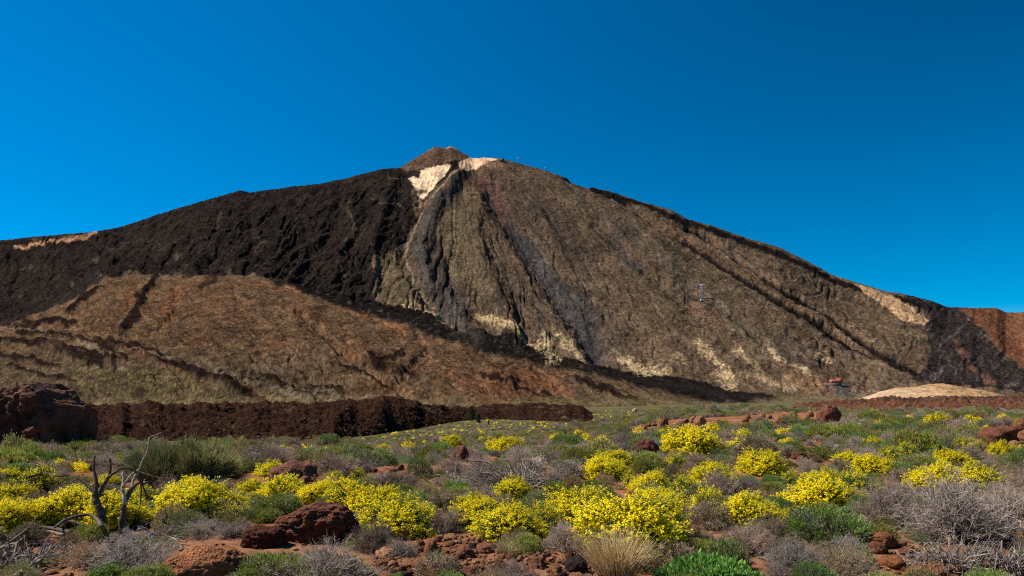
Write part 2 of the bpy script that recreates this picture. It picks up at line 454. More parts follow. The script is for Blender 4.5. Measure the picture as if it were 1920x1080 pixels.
STRIPS2 = [([(31, 622), (118, 632), (206, 656), (237, 679)], 4.5), ([(206, 638), (288, 663), (371, 702), (443, 730), (490, 752)], 6.5), ([(124, 666), (206, 678), (214, 690)], 6.5), ([(46, 602), (118, 606), (126, 618)], 6),
           ([(129, 583), (150, 562), (182, 540)], 4), ([(292, 520), (272, 545), (262, 568), (256, 598), (228, 618)], 6.5), ([(438, 708), (520, 732), (588, 747)], 3.5), ([(381, 692), (463, 714), (560, 728), (638, 737)], 2.6), ([(0, 668), (60, 676), (110, 690)], 4),
           ([(10, 690), (80, 700), (140, 716)], 3), ([(700, 682), (725, 668), (752, 662)], 6), ([(640, 690), (690, 706), (730, 728)], 4), ([(900, 700), (960, 728), (1010, 742)], 3.5), ([(1090, 720), (1150, 742), (1210, 756)], 4)]
strip2 = np.zeros(MY.shape)
for pts, w in STRIPS2: strip2 = np.maximum(strip2, line(pts, w * (.85), w * .4, .5 * (sx + stx), .5 * (sy + sty)))
disp += 4 * strip2
lava = np.clip(BLACK + TONGUE + strip + strip2, 0, 1)
RIGHTDARK = poly([(1690, 545), (1745, 560), (1800, 572), (1812, 590), (1845, 620), (1878, 660), (1925, 690), (1990, 730), (1990, 745), (1850, 728), (1780, 715), (1700, 712), (1740, 690), (1742, 650), (1732, 612), (1745, 595), (1720, 575)], 5, sx, sy)
lava = np.clip(lava + RIGHTDARK, 0, 1)
disp += (1 - back) * (rough * (2.6 + 6 * lava) + fine * (1.3 + 3.2 * lava)) * np.where(lower > 0, .75, 1) * (1 - .7 * sstep(.97, 1, tsil))
disp += back * 0
disp += (1 - back) * cone * 3 * np.maximum(0, fbm2(MX / 75, MZ / 50, 3, 261, .6, True) - .25) * edge
disp *= 1 - .9 * sstep(40, 0, MZ + 20) * (1 - TONGUE)
MZ = MZ + disp
MZ0 = MZ
tl_ = np.zeros(MY.shape); tl_[nl + nu - 2:nl + nu] = 1
MZ0 = MZ = MZ + tl_ * 4.0 * n2(PX / 5, PX * 0, 251)

def C(*v): return np.array(v)
v1 = fbm2(PX / 40, PY / 26, 4, 301)[..., None]; v2 = fbm2(PX / 9, PY / 7, 3, 311)[..., None]
vs_ = .6 * streak(24, 120, 4, 321)[..., None] + .6 * fbm2(PX / 26, PY / 22, 4, 322)[..., None]
base = C(.132, .092, .062) * (1 + .22 * v1 + .13 * v2) + C(.030, .018, .010) * vs_
gr = sstep(.05, .45, .6 * streak(15, 200, 3, 331) + .6 * fbm2(PX / 60, PY / 50, 4, 332))[..., None]
base = base * (1 - .55 * gr) + C(.095, .080, .072) * .55 * gr
br = sstep(.1, .5, .5 * streak(13, 160, 3, 341) + .5 * fbm2(PX / 45, PY / 45, 4, 342) + .3 * v2[..., 0])[..., None]
base = base * (1 - .45 * br) + C(.155, .092, .062) * .45 * br
col = base
def lay(mask, c, amt=1.0, var=.25):
    global col
    mk = (mask * amt)[..., None] if np.ndim(mask) == 2 else mask * amt
    col = col * (1 - mk) + np.array(c) * (1 + var * v2) * mk
# fine ravines and stone runs down the flanks: crisp dark and pale lines
def runs(kt, kr, seed, lo, hi):
    return sstep(lo, hi, 1 - np.abs(fbm2(th * kt + .35 * n2(PX / 80, PY / 80, seed + 5) + .10 * n2(PX / 17, PY / 17, seed + 6), rho / kr, 2, seed, .4)) * 2) * sstep(-.35, .25, n2(PX / 45, PY / 45, seed + 7))
lay(cone * runs(26, 330, 621, .80, .93) * (1 - back), (.050, .040, .035), .45)
lay(cone * runs(41, 240, 631, .82, .94), (.060, .048, .040), .35)
lay(cone * runs(33, 280, 641, .86, .96) * sstep(420, 560, PY), (.24, .18, .12), .35)
lay(cone * runs(52, 150, 651, .84, .95), (.19, .145, .10), .25)
crag = sstep(.22, .30, fbm2(PX / 17, PY / 13, 5, 661, .62)) * sstep(-.1, .3, n2(PX / 75, PY / 60, 665))
lay(cone * crag, (.050, .040, .035), .7)
crag2 = sstep(.235, .275, fbm2(PX / 8.5, PY / 6.5, 4, 666, .66)) * sstep(-.3, .2, n2(PX / 60, PY / 50, 667))
lay(cone * crag2, (.044, .035, .031), .75)
crag3 = sstep(.27, .30, fbm2(PX / 7, PY / 5.5, 4, 668, .66)) * sstep(-.3, .2, n2(PX / 60, PY / 50, 669))
lay(cone * crag3, (.225, .168, .118), .6)
disp3 = cone * edge * (1 - back) * (3.2 * crag + 2.2 * crag2)
for pts, w, c, a in [([(905, 335), (930, 375), (955, 420)], 26, (.066, .044, .038), .7), ([(890, 400), (915, 470), (925, 530), (960, 600), (985, 650)], 13, (.105, .062, .046), .6),
    ([(1000, 380), (1050, 430), (1085, 480)], 22, (.062, .052, .050), .65), ([(850, 400), (862, 460), (858, 530), (845, 570)], 20, (.165, .130, .078), .55), ([(1180, 420), (1300, 540), (1420, 650)], 20, (.160, .122, .080), .5),  # shading beside the gully and lit olive ridges, painted into the slope colour
    ([(835, 500), (860, 560), (885, 610)], 13, (.056, .046, .043), .65), ([(1085, 540), (1105, 600), (1118, 650)], 17, (.048, .044, .047), .75), ([(1122, 630), (1130, 690)], 9, (.12, .068, .052), .6),
    ([(1040, 480), (1070, 530), (1090, 580)], 10, (.145, .090, .066), .5), ([(1290, 560), (1340, 600), (1370, 640)], 14, (.145, .086, .062), .5), ([(1250, 530), (1320, 560), (1400, 620)], 6, (.055, .048, .047), .5),
    ([(960, 320), (1010, 370), (1060, 430), (1100, 500)], 9, (.17, .125, .085), .45), ([(1130, 360), (1260, 470), (1380, 580)], 8, (.065, .054, .048), .5), ([(1420, 600), (1500, 660), (1560, 700)], 12, (.070, .055, .047), .5),
    ([(980, 520), (1000, 580), (1030, 630)], 12, (.060, .050, .046), .6), ([(930, 470), (950, 520), (975, 570)], 8, (.055, .045, .042), .55), ([(780, 520), (815, 575), (850, 600)], 12, (.055, .047, .045), .6)]:
    lay(cone * line(pts, w * .55, w * .7, wx, wy) * (1 - back), c, min(1, a * 1.2))
lay(poly([(868, 318), (835, 350), (800, 390), (778, 440), (770, 470), (800, 520), (840, 580), (880, 612), (872, 545), (832, 485), (818, 430), (850, 372), (888, 330)], 8), (.055, .045, .042), .8)
lay(poly([(845, 395), (880, 390), (905, 430), (915, 520), (900, 560), (870, 540), (845, 480)], 14), (.125, .101, .066), .45)
lay(poly([(905, 345), (922, 350), (954, 405), (1008, 456), (1025, 488), (1057, 527), (1096, 559), (1121, 604), (1141, 656), (1121, 664), (1083, 613), (1044, 556), (993, 485), (938, 424)], 6, sx, sy), (.044, .040, .039), .85)
lay(poly([(925, 320), (1010, 350), (1070, 430), (1110, 510), (1060, 500), (1010, 440), (950, 380)], 14), (.082, .060, .050), .6)
lay(poly([(1100, 560), (1150, 600), (1200, 690), (1150, 690), (1110, 640)], 14), (.085, .066, .056), .5)
# rubble noses: warm pockets of broken rock
lay(sstep(.18, .34, fbm2(PX / 26, PY / 20, 4, 681)) * cone * (1 - back) * sstep(960, 1060, PX), (.150, .098, .070), .45)
# foothill: warm brown ground with rusty and pale patches
hv = fbm2(PX / 70, PY / 40, 4, 351); hv2 = fbm2(PX / 22, PY / 12, 4, 361)
lay(HILL, (.168, .110, .066))
lay(HILL * sstep(.02, .28, hv), (.180, .094, .052), .65)
lay(HILL * sstep(.14, .19, hv2), (.100, .074, .053), .75)
lay(HILL * sstep(.15, .5, -hv2), (.215, .150, .088), .6)
lay(HILL * sstep(640, 700, PY) * sstep(760, 500, PX), (.135, .112, .074), .75)
lay(HILL * sstep(620, 700, PY) * sstep(500, 200, PX) * sstep(-.1, .3, hv2), (.165, .140, .095), .6)
lay(HILL * poly([(140, 690), (250, 695), (340, 705), (430, 735), (430, 765), (250, 768), (150, 745)], 12) * sstep(.08, .18, fbm2(PX / 8, PY / 5, 4, 371, .6)), (.30, .30, .05), .9)
lay(HILL * line([(240, 668), (330, 697), (420, 722), (495, 757)], 8, 5, sx, sy + 5), (.165, .060, .030), .85)
lay(HILL * line([(330, 550), (310, 590)], 14), (.20, .085, .045), .6)
lay(HILL * line([(500, 530), (580, 552), (680, 590), (760, 620)], 6), (.30, .165, .085), .8)
lay(HILL * line([(560, 560), (640, 640)], 22, 14) * sstep(-.1, .3, hv2), (.26, .18, .10), .6)
lay(HILL * poly([(1010, 690), (1060, 720), (1100, 770), (900, 770), (860, 720), (920, 700)], 14), (.205, .098, .052), .7)
lay(HILL * line([(500, 752), (700, 757), (850, 755)], 5, 4), (.26, .23, .14), .7)
lay(HILL * poly([(1080, 690), (1460, 750), (1460, 780), (1090, 775)], 8), (.150, .118, .074), .8)
flow = fbm2((PX * .36 - PY) / 9, (PX + .36 * PY) / 70, 4, 365, .6)
lay(HILL * sstep(.08, .22, flow) * sstep(560, 640, PY) * (.45 + .55 * sstep(700, 300, PX)), (.066, .045, .033), .75)
lay(HILL * sstep(.13, .24, fbm2((PX * .5 - PY) / 5.5, (PX + .5 * PY) / 38, 4, 368, .6)) * sstep(540, 600, PY), (.050, .036, .027), .6)
lay(HILL * hf2 * sstep(-.3, .4, n2(PX / 90, PY / 60, 275)), (.060, .042, .031), .5)
lay(HILL * sstep(.17, .205, fbm2(PX / 15, PY / 12, 5, 366, .62)), (.062, .044, .032), .65)
lay(HILL * sstep(.25, .28, fbm2(PX / 8, PY / 7, 4, 367, .6)), (.26, .20, .13), .5)
lay(HILL * sstep(610, 700, PY) * sstep(620, 260, PX), (.085, .070, .048), .5)
# upper flanks
lay(BLACK, (.0205, .0165, .0162), .97, .4)
lay(BLACK * sstep(.05, .35, fbm2(PX / 80, PY / 45, 4, 398)), (.034, .026, .022), .6)
lay(BLACK * crag2, (.006, .005, .006), .6)
lay(BLACK * crag3, (.060, .048, .042), .5)
st = sstep(.15, .5, streak(30, 70, 4, 381) + .25 * v2[..., 0])
lay(BLACK * st, (.034, .026, .025), .4)
dg = fbm2((PX + PY * 1.1) / 7, (PX * .9 - PY) / 46, 4, 395, .6)
lay(BLACK * sstep(.12, .38, dg + .25 * n2(PX / 50, PY / 40, 396)), (.060, .045, .038), .42)  # sunlit crests of the diagonal ridges, put into the lava's colour
lay(BLACK * sstep(.2, .5, fbm2(PX / 55, PY / 30, 4, 397)), (.036, .026, .021), .4)
lay(BLACK * sstep(.3, .6, streak(60, 30, 3, 391)) * sstep(380, 470, PY), (.14, .105, .085), .6)
for pts, w, c, a in [
    ([(730, 330), (742, 355), (752, 385)], 2, (.22, .17, .11), .8), ([(655, 390), (662, 420), (668, 450)], 2.5, (.16, .12, .09), .8),
    ([(640, 490), (650, 520)], 3, (.13, .1, .07), .7), ([(410, 400), (404, 425)], 3, (.15, .11, .085), .7), ([(330, 478), (332, 495)], 4, (.20, .16, .13), .7),
    ([(700, 370), (735, 405)], 3, (.11, .09, .075), .7), ([(480, 470), (500, 455)], 4, (.13, .10, .085), .7), ([(200, 470), (280, 450)], 3, (.10, .085, .08), .5)]:
    lay(line(pts, w * .8, w, wx, wy), c, a * .55)
lay(poly([(702, 485), (735, 475), (760, 490), (800, 545), (850, 600), (830, 598), (760, 580), (702, 566)], 5), (.150, .112, .070), .85)
lay(TONGUE, (.013, .011, .011), .97, .5)
lay(TONGUE * sstep(.1, .5, fbm2(PX / 12, PY / 5, 3, 401)) * line([(600, 558), (760, 605), (900, 640), (1100, 692)], 7, 6), (.12, .10, .09), .6)
lay(strip, (.014, .010, .0085), .9, .4)
lay(strip2, (.021, .0125, .0095), .93, .5)
for pts, w in [([(155, 653), (330, 678), (420, 704), (520, 728), (640, 746), (750, 748)], 1.6), ([(60, 640), (140, 650), (210, 672)], 1.4), ([(440, 716), (560, 742), (640, 752)], 1.5), ([(0, 612), (70, 620), (150, 622)], 1.3), ([(150, 690), (260, 700), (330, 712)], 1.3)]:
    lay(HILL * line(pts, w, w, wx, wy), (.30, .26, .19), .6)
grey = (.078, .072, .075)
lay(line([(985, 455), (1020, 510), (1060, 560), (1100, 610), (1115, 660)], 16, 14), grey, .8)
lay(line([(915, 350), (960, 420), (1000, 470)], 12, 9), (.06, .055, .058), .8)
lay(line([(830, 370), (800, 420), (780, 470), (810, 530), (850, 590)], 11, 9), (.075, .066, .064), .75)
lay(line([(860, 560), (850, 610), (890, 640)], 14, 12), (.095, .083, .075), .6)
lay(line([(1150, 440), (1175, 490), (1200, 500)], 10, 9), grey, .6)
lay(line([(1060, 350), (1150, 420), (1260, 500), (1380, 600), (1500, 690)], 6, 7), (.10, .088, .08), .5)
lay(poly([(890, 320), (925, 330), (945, 375), (960, 420), (935, 400), (900, 350)], 6), (.135, .072, .058), .75)
for pts, w in [([(1065, 333), (1180, 386), (1300, 466), (1400, 531), (1500, 586), (1600, 641), (1700, 690), (1780, 712)], 5.5), ([(1290, 425), (1380, 480), (1470, 545), (1560, 592), (1640, 650), (1720, 694)], 4.5),  # black lava streaks; the second is a gully's shadow painted in
               ([(1060, 335), (1200, 383), (1300, 420), (1360, 445)], 5), ([(1330, 430), (1460, 475), (1560, 525), (1650, 555), (1760, 582)], 6), ([(1440, 560), (1560, 630), (1680, 690), (1760, 715)], 4), ([(1760, 715), (1850, 722), (1920, 735)], 6)]:
    lay(line(pts, w * .85, w * .35), (.011, .009, .0095), .94, .4)
for pts, w in [([(1090, 345), (1190, 395), (1260, 440)], 2.0), ([(1310, 480), (1400, 540)], 2), ([(1180, 385), (1250, 430), (1340, 470), (1420, 520)], 4), ([(1480, 560), (1560, 610), (1650, 670)], 5), ([(1330, 450), (1400, 490), (1470, 530)], 5)]:
    lay(line(pts, w, w), (.21, .135, .095), .6)
lay(RIGHTDARK, (.030, .025, .027), .92, .5)
lay(RIGHTDARK * sstep(.1, .4, fbm2(PX / 14 + PY / 14, PX / 60 - PY / 60, 3, 411)), (.115, .098, .095), .7)
lay(line([(1790, 640), (1820, 690), (1860, 720)], 5), (.15, .075, .05), .6)
lay(poly([(1600, 532), (1660, 552), (1715, 580), (1742, 600), (1732, 613), (1700, 603), (1650, 572)], 2, sx, sy), (.50, .325, .19), .95, .15)
lay(poly([(1798, 577), (1870, 572), (1925, 580), (2300, 640), (2300, 745), (1990, 745), (1920, 692), (1875, 655), (1840, 615)], 4, sx, sy), (.155, .066, .040), .95)
lay(poly([(1870, 575), (1920, 580), (2100, 600), (2100, 690), (1925, 668), (1890, 610)], 6), (.215, .105, .060), .8)
# pumice and sulphur-bleached ground
lay(line([(30, 466), (90, 459), (140, 448), (180, 437)], 3.5, 2.5, sx, sy), (.42, .235, .14), .95, .2)
cream = (.98, .74, .50)
lay(poly([(742, 318), (790, 292), (820, 268), (850, 268), (892, 298), (870, 302), (850, 310), (800, 322), (765, 330)], 3, sx, sy), (.125, .078, .058), .9)
lay(poly([(800, 280), (822, 270), (835, 276), (815, 288)], 3, sx, sy), (.23, .12, .085), .8)
lay(line([(838, 276), (848, 275), (856, 279)], 2), (.45, .33, .26), .8)
lay(poly([(752, 318), (800, 322), (842, 305), (868, 300), (862, 322), (820, 345), (795, 372), (775, 350), (765, 338)], 3, sx, sy), (.020, .016, .016), .93)
CREAM = poly([(790, 322), (812, 316), (838, 309), (847, 314), (838, 325), (822, 338), (808, 352), (796, 364), (784, 362), (776, 350), (766, 336), (772, 333), (780, 338), (788, 334)], 1.5, sx, sy)
lay(CREAM, cream, .97, .15)
lay(CREAM * sstep(.1, .35, fbm2(PX / 9, PY / 9, 4, 671)), (.72, .44, .26), .6)
lay(line([(783, 358), (800, 350)], 2.5), (.06, .05, .05), .9)
PINK = poly([(860, 307), (884, 294), (912, 293), (932, 300), (906, 309), (886, 317), (864, 324)], 2, PX, PY)
lay(PINK, (.98, .64, .44), .95, .15)
lay(line([(880, 312), (860, 326), (835, 345), (812, 368)], 2.2, 2, sx, sy), (.40, .28, .20), .8)
lay(line([(786, 362), (789, 385), (784, 405), (772, 432), (760, 460), (764, 488), (773, 505), (775, 525), (793, 545), (830, 585)], 1.3, 1.3, sx, sy), (.34, .285, .225), .85)
lay(poly([(900, 298), (930, 305), (940, 325), (915, 312)], 4), (.26, .165, .115), .7)
tanm = sstep(-.06, .08, fbm2(PX / 7, PY / 5, 4, 421, .6) + .06)
for pts, w, a in [([(755, 575), (800, 588), (845, 602)], 4, 1), ([(825, 590), (830, 600)], 7, .8), ([(893, 585), (940, 610), (985, 642), (1010, 660)], 5, 1), ([(1022, 640), (1030, 672)], 13, 1), ([(1045, 625), (1075, 655), (1100, 680)], 8, .8),
                  ([(1160, 672), (1200, 690), (1240, 706)], 9, .8), ([(1310, 645), (1345, 675), (1375, 712)], 9, .9), ([(1355, 705), (1370, 720)], 14, .8), ([(1268, 665), (1285, 685)], 8, .7), ([(1375, 655), (1410, 680), (1430, 700)], 6, .7),
                  ([(1440, 650), (1480, 680), (1520, 700)], 5, .8), ([(1530, 660), (1560, 675)], 4, .7), ([(1150, 650), (1180, 680)], 5, .5), ([(1400, 700), (1460, 725), (1520, 735)], 7, .5)]:
    lay(np.maximum(line(pts, w * .38, w * .3, sx, sy), line(pts, w * 1.0, w * .35, wx, wy) * tanm), (.50, .375, .215), .9 * a, .2)
lay(poly([(1470, 702), (1530, 706), (1545, 725), (1535, 740), (1490, 738)], 6), (.255, .155, .085), .8)
lay(line([(1548, 712), (1550, 735)], 5), (.11, .055, .038), .85); lay(line([(1500, 672), (1530, 690)], 7), (.07, .045, .04), .8)
lay(poly([(1575, 715), (1600, 725), (1615, 745), (1570, 745)], 4), (.095, .085, .088), .8)
lay(sstep(25, 5, MZ + 20) * (1 - TONGUE), (.17, .145, .082), .7)
hm = HILL[..., None]
col = col * (1 + hm * (C(.79, .675, .585) - 1)) * (1 + (1 - hm) * (C(.95, .88, .78) - 1))
grain = np.random.default_rng(8).normal(size=PX.shape)
soft_ = (1 - .75 * np.clip(CREAM + PINK, 0, 1))
col = col * np.clip(1 + soft_ * (.24 * grain + .24 * n2(PX / 2.6, PY / 2.2, 441) + .12 * n2(PX / 6, PY / 4.5, 442)), .3, 1.9)[..., None] * .66
col = np.clip(col, .006, .9)
mmat = terrain_mat('mountain_rock', (.012, .05, .11), (.085, .6), None, .66, 1.38, .35)
hmat = terrain_mat('foothill_ground', (.016, .07, .22), (.12, .6), None, .7, 1.34, .10)
MZ = MZ0 + disp3
Vm = np.stack([MX, MY, MZ], -1)
a = slice(0, nl + 1)
link('foothill', make_mesh('foothill', Vm[a].reshape(-1, 3), grid_quads(nl + 1, len(cpx)), col=col[a].reshape(-1, 3), smooth=True, mat=hmat), kind='structure')
a = slice(nl, None)
link('mountain', make_mesh('mountain', Vm[a].reshape(-1, 3), grid_quads(len(MY) - nl, len(cpx)), col=col[a].reshape(-1, 3), smooth=True, mat=mmat), kind='structure')

def mountain_at(px, py):
    """the visible point of the slope at a photo pixel"""
    j = int(np.argmin(np.abs(cpx - px)))
    rows = HOR - F * (MZ[:nl + nu, j] - CAMZ) / MY[:nl + nu, j]
    i = int(np.argmin(np.abs(rows - py)))
    return Vm[i, j]

# ------------------------------------------------------------------ pale dome hill, lava flow, lava field
ht, hr = np.linspace(0, 2 * np.pi, 200, endpoint=False), np.linspace(0, 1, 70)
HT, HR = np.meshgrid(ht, hr)
rx, ry = 150, 160
hx = HR * np.cos(HT) * rx; hy = HR * np.sin(HT) * ry
prof = (1 - HR ** 1.7)
hzz = 38 * prof * (1 + .1 * n2(hx / 60, hy / 60, 501)) + 4.5 * fbm2(hx / 30, hy / 30, 4, 505) * prof
hcx, hcy = (1752 - 960) / F * 1300, 1300
hxs = hx + 22 * prof * 0
hv_ = fbm2(hx / 30, hy / 24, 4, 511)[..., None]
hc = C(.40, .225, .105) * (1 + .25 * hv_) + C(.08, .09, .08) * sstep(.0, .6, -hx / rx)[..., None]
hs = sstep(.06, .16, fbm2(hx / 11, hy / 16, 4, 521, .6))[..., None] * .7 * (.35 + .65 * sstep(-90, 10, hx))[..., None]
hc = hc * (1 - hs) + C(.10, .085, .055) * hs
tr = sstep(3.0, 1.2, np.abs(hx + 12 + 14 * n2(hy / 40, hy * 0, 531) + hy * .3))[..., None] * .6
hc = (hc * (1 - tr) + C(.5, .36, .2) * tr) * .78 * (1 + .22 * n2(hx / 3.5, hy / 6, 536) + .15 * np.random.default_rng(2).normal(size=hx.shape))[..., None]
link('hill', make_mesh('hill', np.stack([hcx + hx, hcy + hy, -20 + hzz], -1).reshape(-1, 3), grid_quads(70, 200, True)[:, ::-1], col=hc.reshape(-1, 3), smooth=True,
     mat=terrain_mat('pumice', (.05, .25), None, None, .8, 1.2)), kind='structure')

FRU, FRD = [-.8, -.56, -.3, -.224, -.1875, -.124, -.08, -.045, 0, .05, .092, .102], [330, 336, 340, 352, 387, 470, 560, 620, 625, 600, 585, 600]
fu = np.linspace(-.72, .102, 540); fs = np.concatenate([np.linspace(-4, 120, 120), np.linspace(123, 300, 40)])
FU, FS = np.meshgrid(fu, fs)
front = np.interp(fu, FRU, FRD)
front = front + 14 * n2(fu * 22, fu * 0, 541) + 5 * n2(fu * 70, fu * 0, 543)
hgt = np.interp(fu, [-.8, -.5, -.25, -.19, -.165, -.14, -.11, -.08, -.05, -.02, .05, .085, .102], [13.2, 12.0, 13.4, 15.0, 17.5, 15.5, 11.0, 9.0, 6.5, 8.5, 10.0, 7.0, .5]) + 1.8 * n2(fu * 30, fu * 0, 545) + 1.6 * n2(fu * 95, fu * 0, 546)
ly = front + FS; lx = FU * ly
up = np.minimum(1, np.clip(FS, 0, None) / (np.interp(FU, [-.3, 0], [95, 40]) * (1 + .45 * n2(FU * 26, FS / 60, 548)))) ** .7 * sstep(300, 240, FS)
bil = np.abs(fbm2(lx / 7.5, ly / 7.5, 3, 551, .6)); bl2 = fbm2(lx / 2.4, ly / 2.4, 2, 561, .6)
lz = ground_z(lx, ly) - .6 + hgt * up * (1 + .20 * n2(lx / 40, ly / 40, 571) + .14 * n2(lx / 13, ly / 13, 572)) + sstep(-4, 6, FS) * (2.4 * (bil - .2) + 2.1 * bl2)
lc = C(.040, .019, .0125) * (1 + .5 * bl2)[..., None] + C(.022, .010, .006) * sstep(0, .5, fbm2(lx / 18, ly / 18, 3, 581))[..., None]
vg = (sstep(.25, .45, fbm2(lx / 16, ly / 11, 4, 591)) * (.35 + .65 * sstep(-.16, -.06, FU)) )[..., None] * .8
lc = lc * (1 - vg) + C(.155, .125, .070) * vg
lavamat = terrain_mat('block_lava', (.35, 1.2), None, (1.4, .8, .5), .6, 1.4)
link('lava_flow', make_mesh('lava_flow', np.stack([lx, ly, lz], -1).reshape(-1, 3), grid_quads(len(fs), len(fu)), col=np.clip(lc * .54 * (1 + .3 * np.random.default_rng(4).normal(size=lx.shape))[..., None], .003, 1).reshape(-1, 3), mat=lavamat), kind='structure')

ru = np.linspace(.325, .80, 380); rd = np.geomspace(92, 262, 110)
RU, RD = np.meshgrid(ru, rd)
r0 = np.interp(ru, [.32, .36, .45, .6, .8], [135, 108, 106, 107, 108.]) + 3 * n2(ru * 40, ru * 0, 607)
r1 = np.interp(ru, [.32, .36, .42, .5, .6, .8], [152, 165, 205, 235, 250, 255.])
cov = sstep(0, 12, RD - r0) * sstep(0, 14, r1 - RD) * sstep(.325, .345, RU) * sstep(.8, .76, RU)
fx_, fy_ = RU * RD, RD
b1 = np.abs(fbm2(fx_ / 3.6, fy_ / 5.5, 3, 601, .6)); b2 = fbm2(fx_ / 1.2, fy_ / 1.6, 2, 611, .6)
fz = ground_z(fx_, fy_) - .35 + cov * (.25 + 1.6 * b1 * (1 + .5 * n2(fx_ / 18, fy_ / 18, 621)) + .7 * b2)
fc = C(.135, .056, .032) * (1 + .45 * b2)[..., None]
fd = sstep(-.1, .4, fbm2(fx_ / 14, fy_ / 14, 3, 631) + (RD - 165) / 160)[..., None] * .75
fc = fc * (1 - fd) + C(.066, .040, .030) * fd
fg = sstep(.25, .4, fbm2(fx_ / 9, fy_ / 7, 3, 641))[..., None] * .5
fc = fc * (1 - fg) + C(.12, .105, .055) * fg
link('lava_field', make_mesh('lava_field', np.stack([fx_, fy_, fz], -1).reshape(-1, 3), grid_quads(len(rd), len(ru)), col=np.clip(fc * .72, .004, 1).reshape(-1, 3), mat=lavamat), kind='structure')

# ------------------------------------------------------------------ plant and rock building
class MB:
    def __init__(s): s.v = []; s.q = []; s.t = []; s.c = []; s.n = 0
    def add(s, v, c, quads=None, tris=None):
        v = np.asarray(v, float).reshape(-1, 3); c = np.asarray(c, float)
        s.v.append(v); s.c.append(np.broadcast_to(c, (len(v), 3)) if c.ndim == 1 else c.reshape(-1, 3))
        if quads is not None: s.q.append(np.asarray(quads) + s.n)
        if tris is not None: s.t.append(np.asarray(tris) + s.n)
        s.n += len(v)
    def mesh(s, name, mat, smooth=False):
        return make_mesh(name, np.concatenate(s.v), np.concatenate(s.q) if s.q else None, np.concatenate(s.t) if s.t else None,
                         np.clip(np.concatenate(s.c), .003, 1), smooth, mat)

def unit(a): return a / np.maximum(np.linalg.norm(a, axis=-1, keepdims=True), 1e-9)

def perp(d, rng):
    r = unit(rng.normal(size=d.shape)); a = unit(np.cross(d, r)); return a, np.cross(d, a)

def spikes(mb, p0, p1, r0, r1, c0, c1, rng):
    """three-sided tapering twigs from p0 to p1"""
    n = len(p0); d = unit(p1 - p0); a, b = perp(d, rng)
    k = np.arange(3) * 2 * np.pi / 3
    off = a[:, None] * np.cos(k)[None, :, None] + b[:, None] * np.sin(k)[None, :, None]
    r0 = np.broadcast_to(np.asarray(r0, float), (n,))[:, None, None]; r1 = np.broadcast_to(np.asarray(r1, float), (n,))[:, None, None]
    v = np.concatenate([p0[:, None] + off * r0, p1[:, None] + off * r1], 1)
    cc = np.concatenate([np.broadcast_to(np.reshape(c0, (-1, 1, 3)), (n, 3, 3)), np.broadcast_to(np.reshape(c1, (-1, 1, 3)), (n, 3, 3))], 1)
    q = np.array([[0, 1, 4, 3], [1, 2, 5, 4], [2, 0, 3, 5]])
    mb.add(v, cc, quads=(np.arange(n)[:, None, None] * 6 + q[None]).reshape(-1, 4))

def blades(mb, p0, d, L, w, c, rng, tip=1.15, bend=.15):
    """small leaves: kite-shaped, folded along the middle"""
    n = len(p0); d = unit(d); a, b = perp(d, rng)
    L = np.broadcast_to(np.asarray(L, float), (n,))[:, None]; w = np.broadcast_to(np.asarray(w, float), (n,))[:, None]
    m = p0 + d * L * .55
    v = np.stack([p0, m + a * w, p0 + d * L + b * L * bend, m - a * w + b * w * .4], 1)
    c = np.broadcast_to(c, (n, 3))
    cc = np.stack([c * .75, c, c * tip, c], 1)
    t = np.array([[0, 1, 2], [0, 2, 3]])
    mb.add(v, cc, tris=(np.arange(n)[:, None, None] * 4 + t[None]).reshape(-1, 3))

_OV = np.array([[1, 0, 0], [0, 1, 0], [0, 0, 1], [-1, 0, 0], [0, -1, 0], [0, 0, -1]], float)
_OT = np.array([[0, 1, 2], [1, 3, 2], [3, 4, 2], [4, 0, 2], [1, 0, 5], [3, 1, 5], [4, 3, 5], [0, 4, 5]])
def octs(mb, p, r, c, rng):
    n = len(p); a = unit(rng.normal(size=(n, 3))); a2, a3 = perp(a, rng)
    M = np.stack([a, a2, a3], 1)
    r = np.broadcast_to(np.asarray(r, float), (n,))
    v = p[:, None] + np.einsum('kj,njd->nkd', _OV, M) * r[:, None, None] * rng.uniform(.75, 1.25, (n, 6, 1))
    c = np.broadcast_to(c, (n, 3))
    mb.add(v, np.repeat(c[:, None], 6, 1), tris=(np.arange(n)[:, None, None] * 6 + _OT[None]).reshape(-1, 3))

def blossoms(mb, p, nrm, r, c, rng):
    """four-petalled flowers: shallow cups that face nrm"""
    n = len(p); d = unit(nrm); a, b = perp(d, rng)
    r = np.broadcast_to(np.asarray(r, float), (n,))[:, None]
    v = np.stack([p + a * r + d * r * .25, p + b * r + d * r * .25, p - a * r + d * r * .25, p - b * r + d * r * .25, p - d * r * .2], 1)
    c = np.broadcast_to(c, (n, 3)); cc = np.repeat(c[:, None], 5, 1).copy()
    t = np.array([[0, 1, 4], [1, 2, 4], [2, 3, 4], [3, 0, 4]])
    mb.add(v, cc, tris=(np.arange(n)[:, None, None] * 5 + t[None]).reshape(-1, 3))

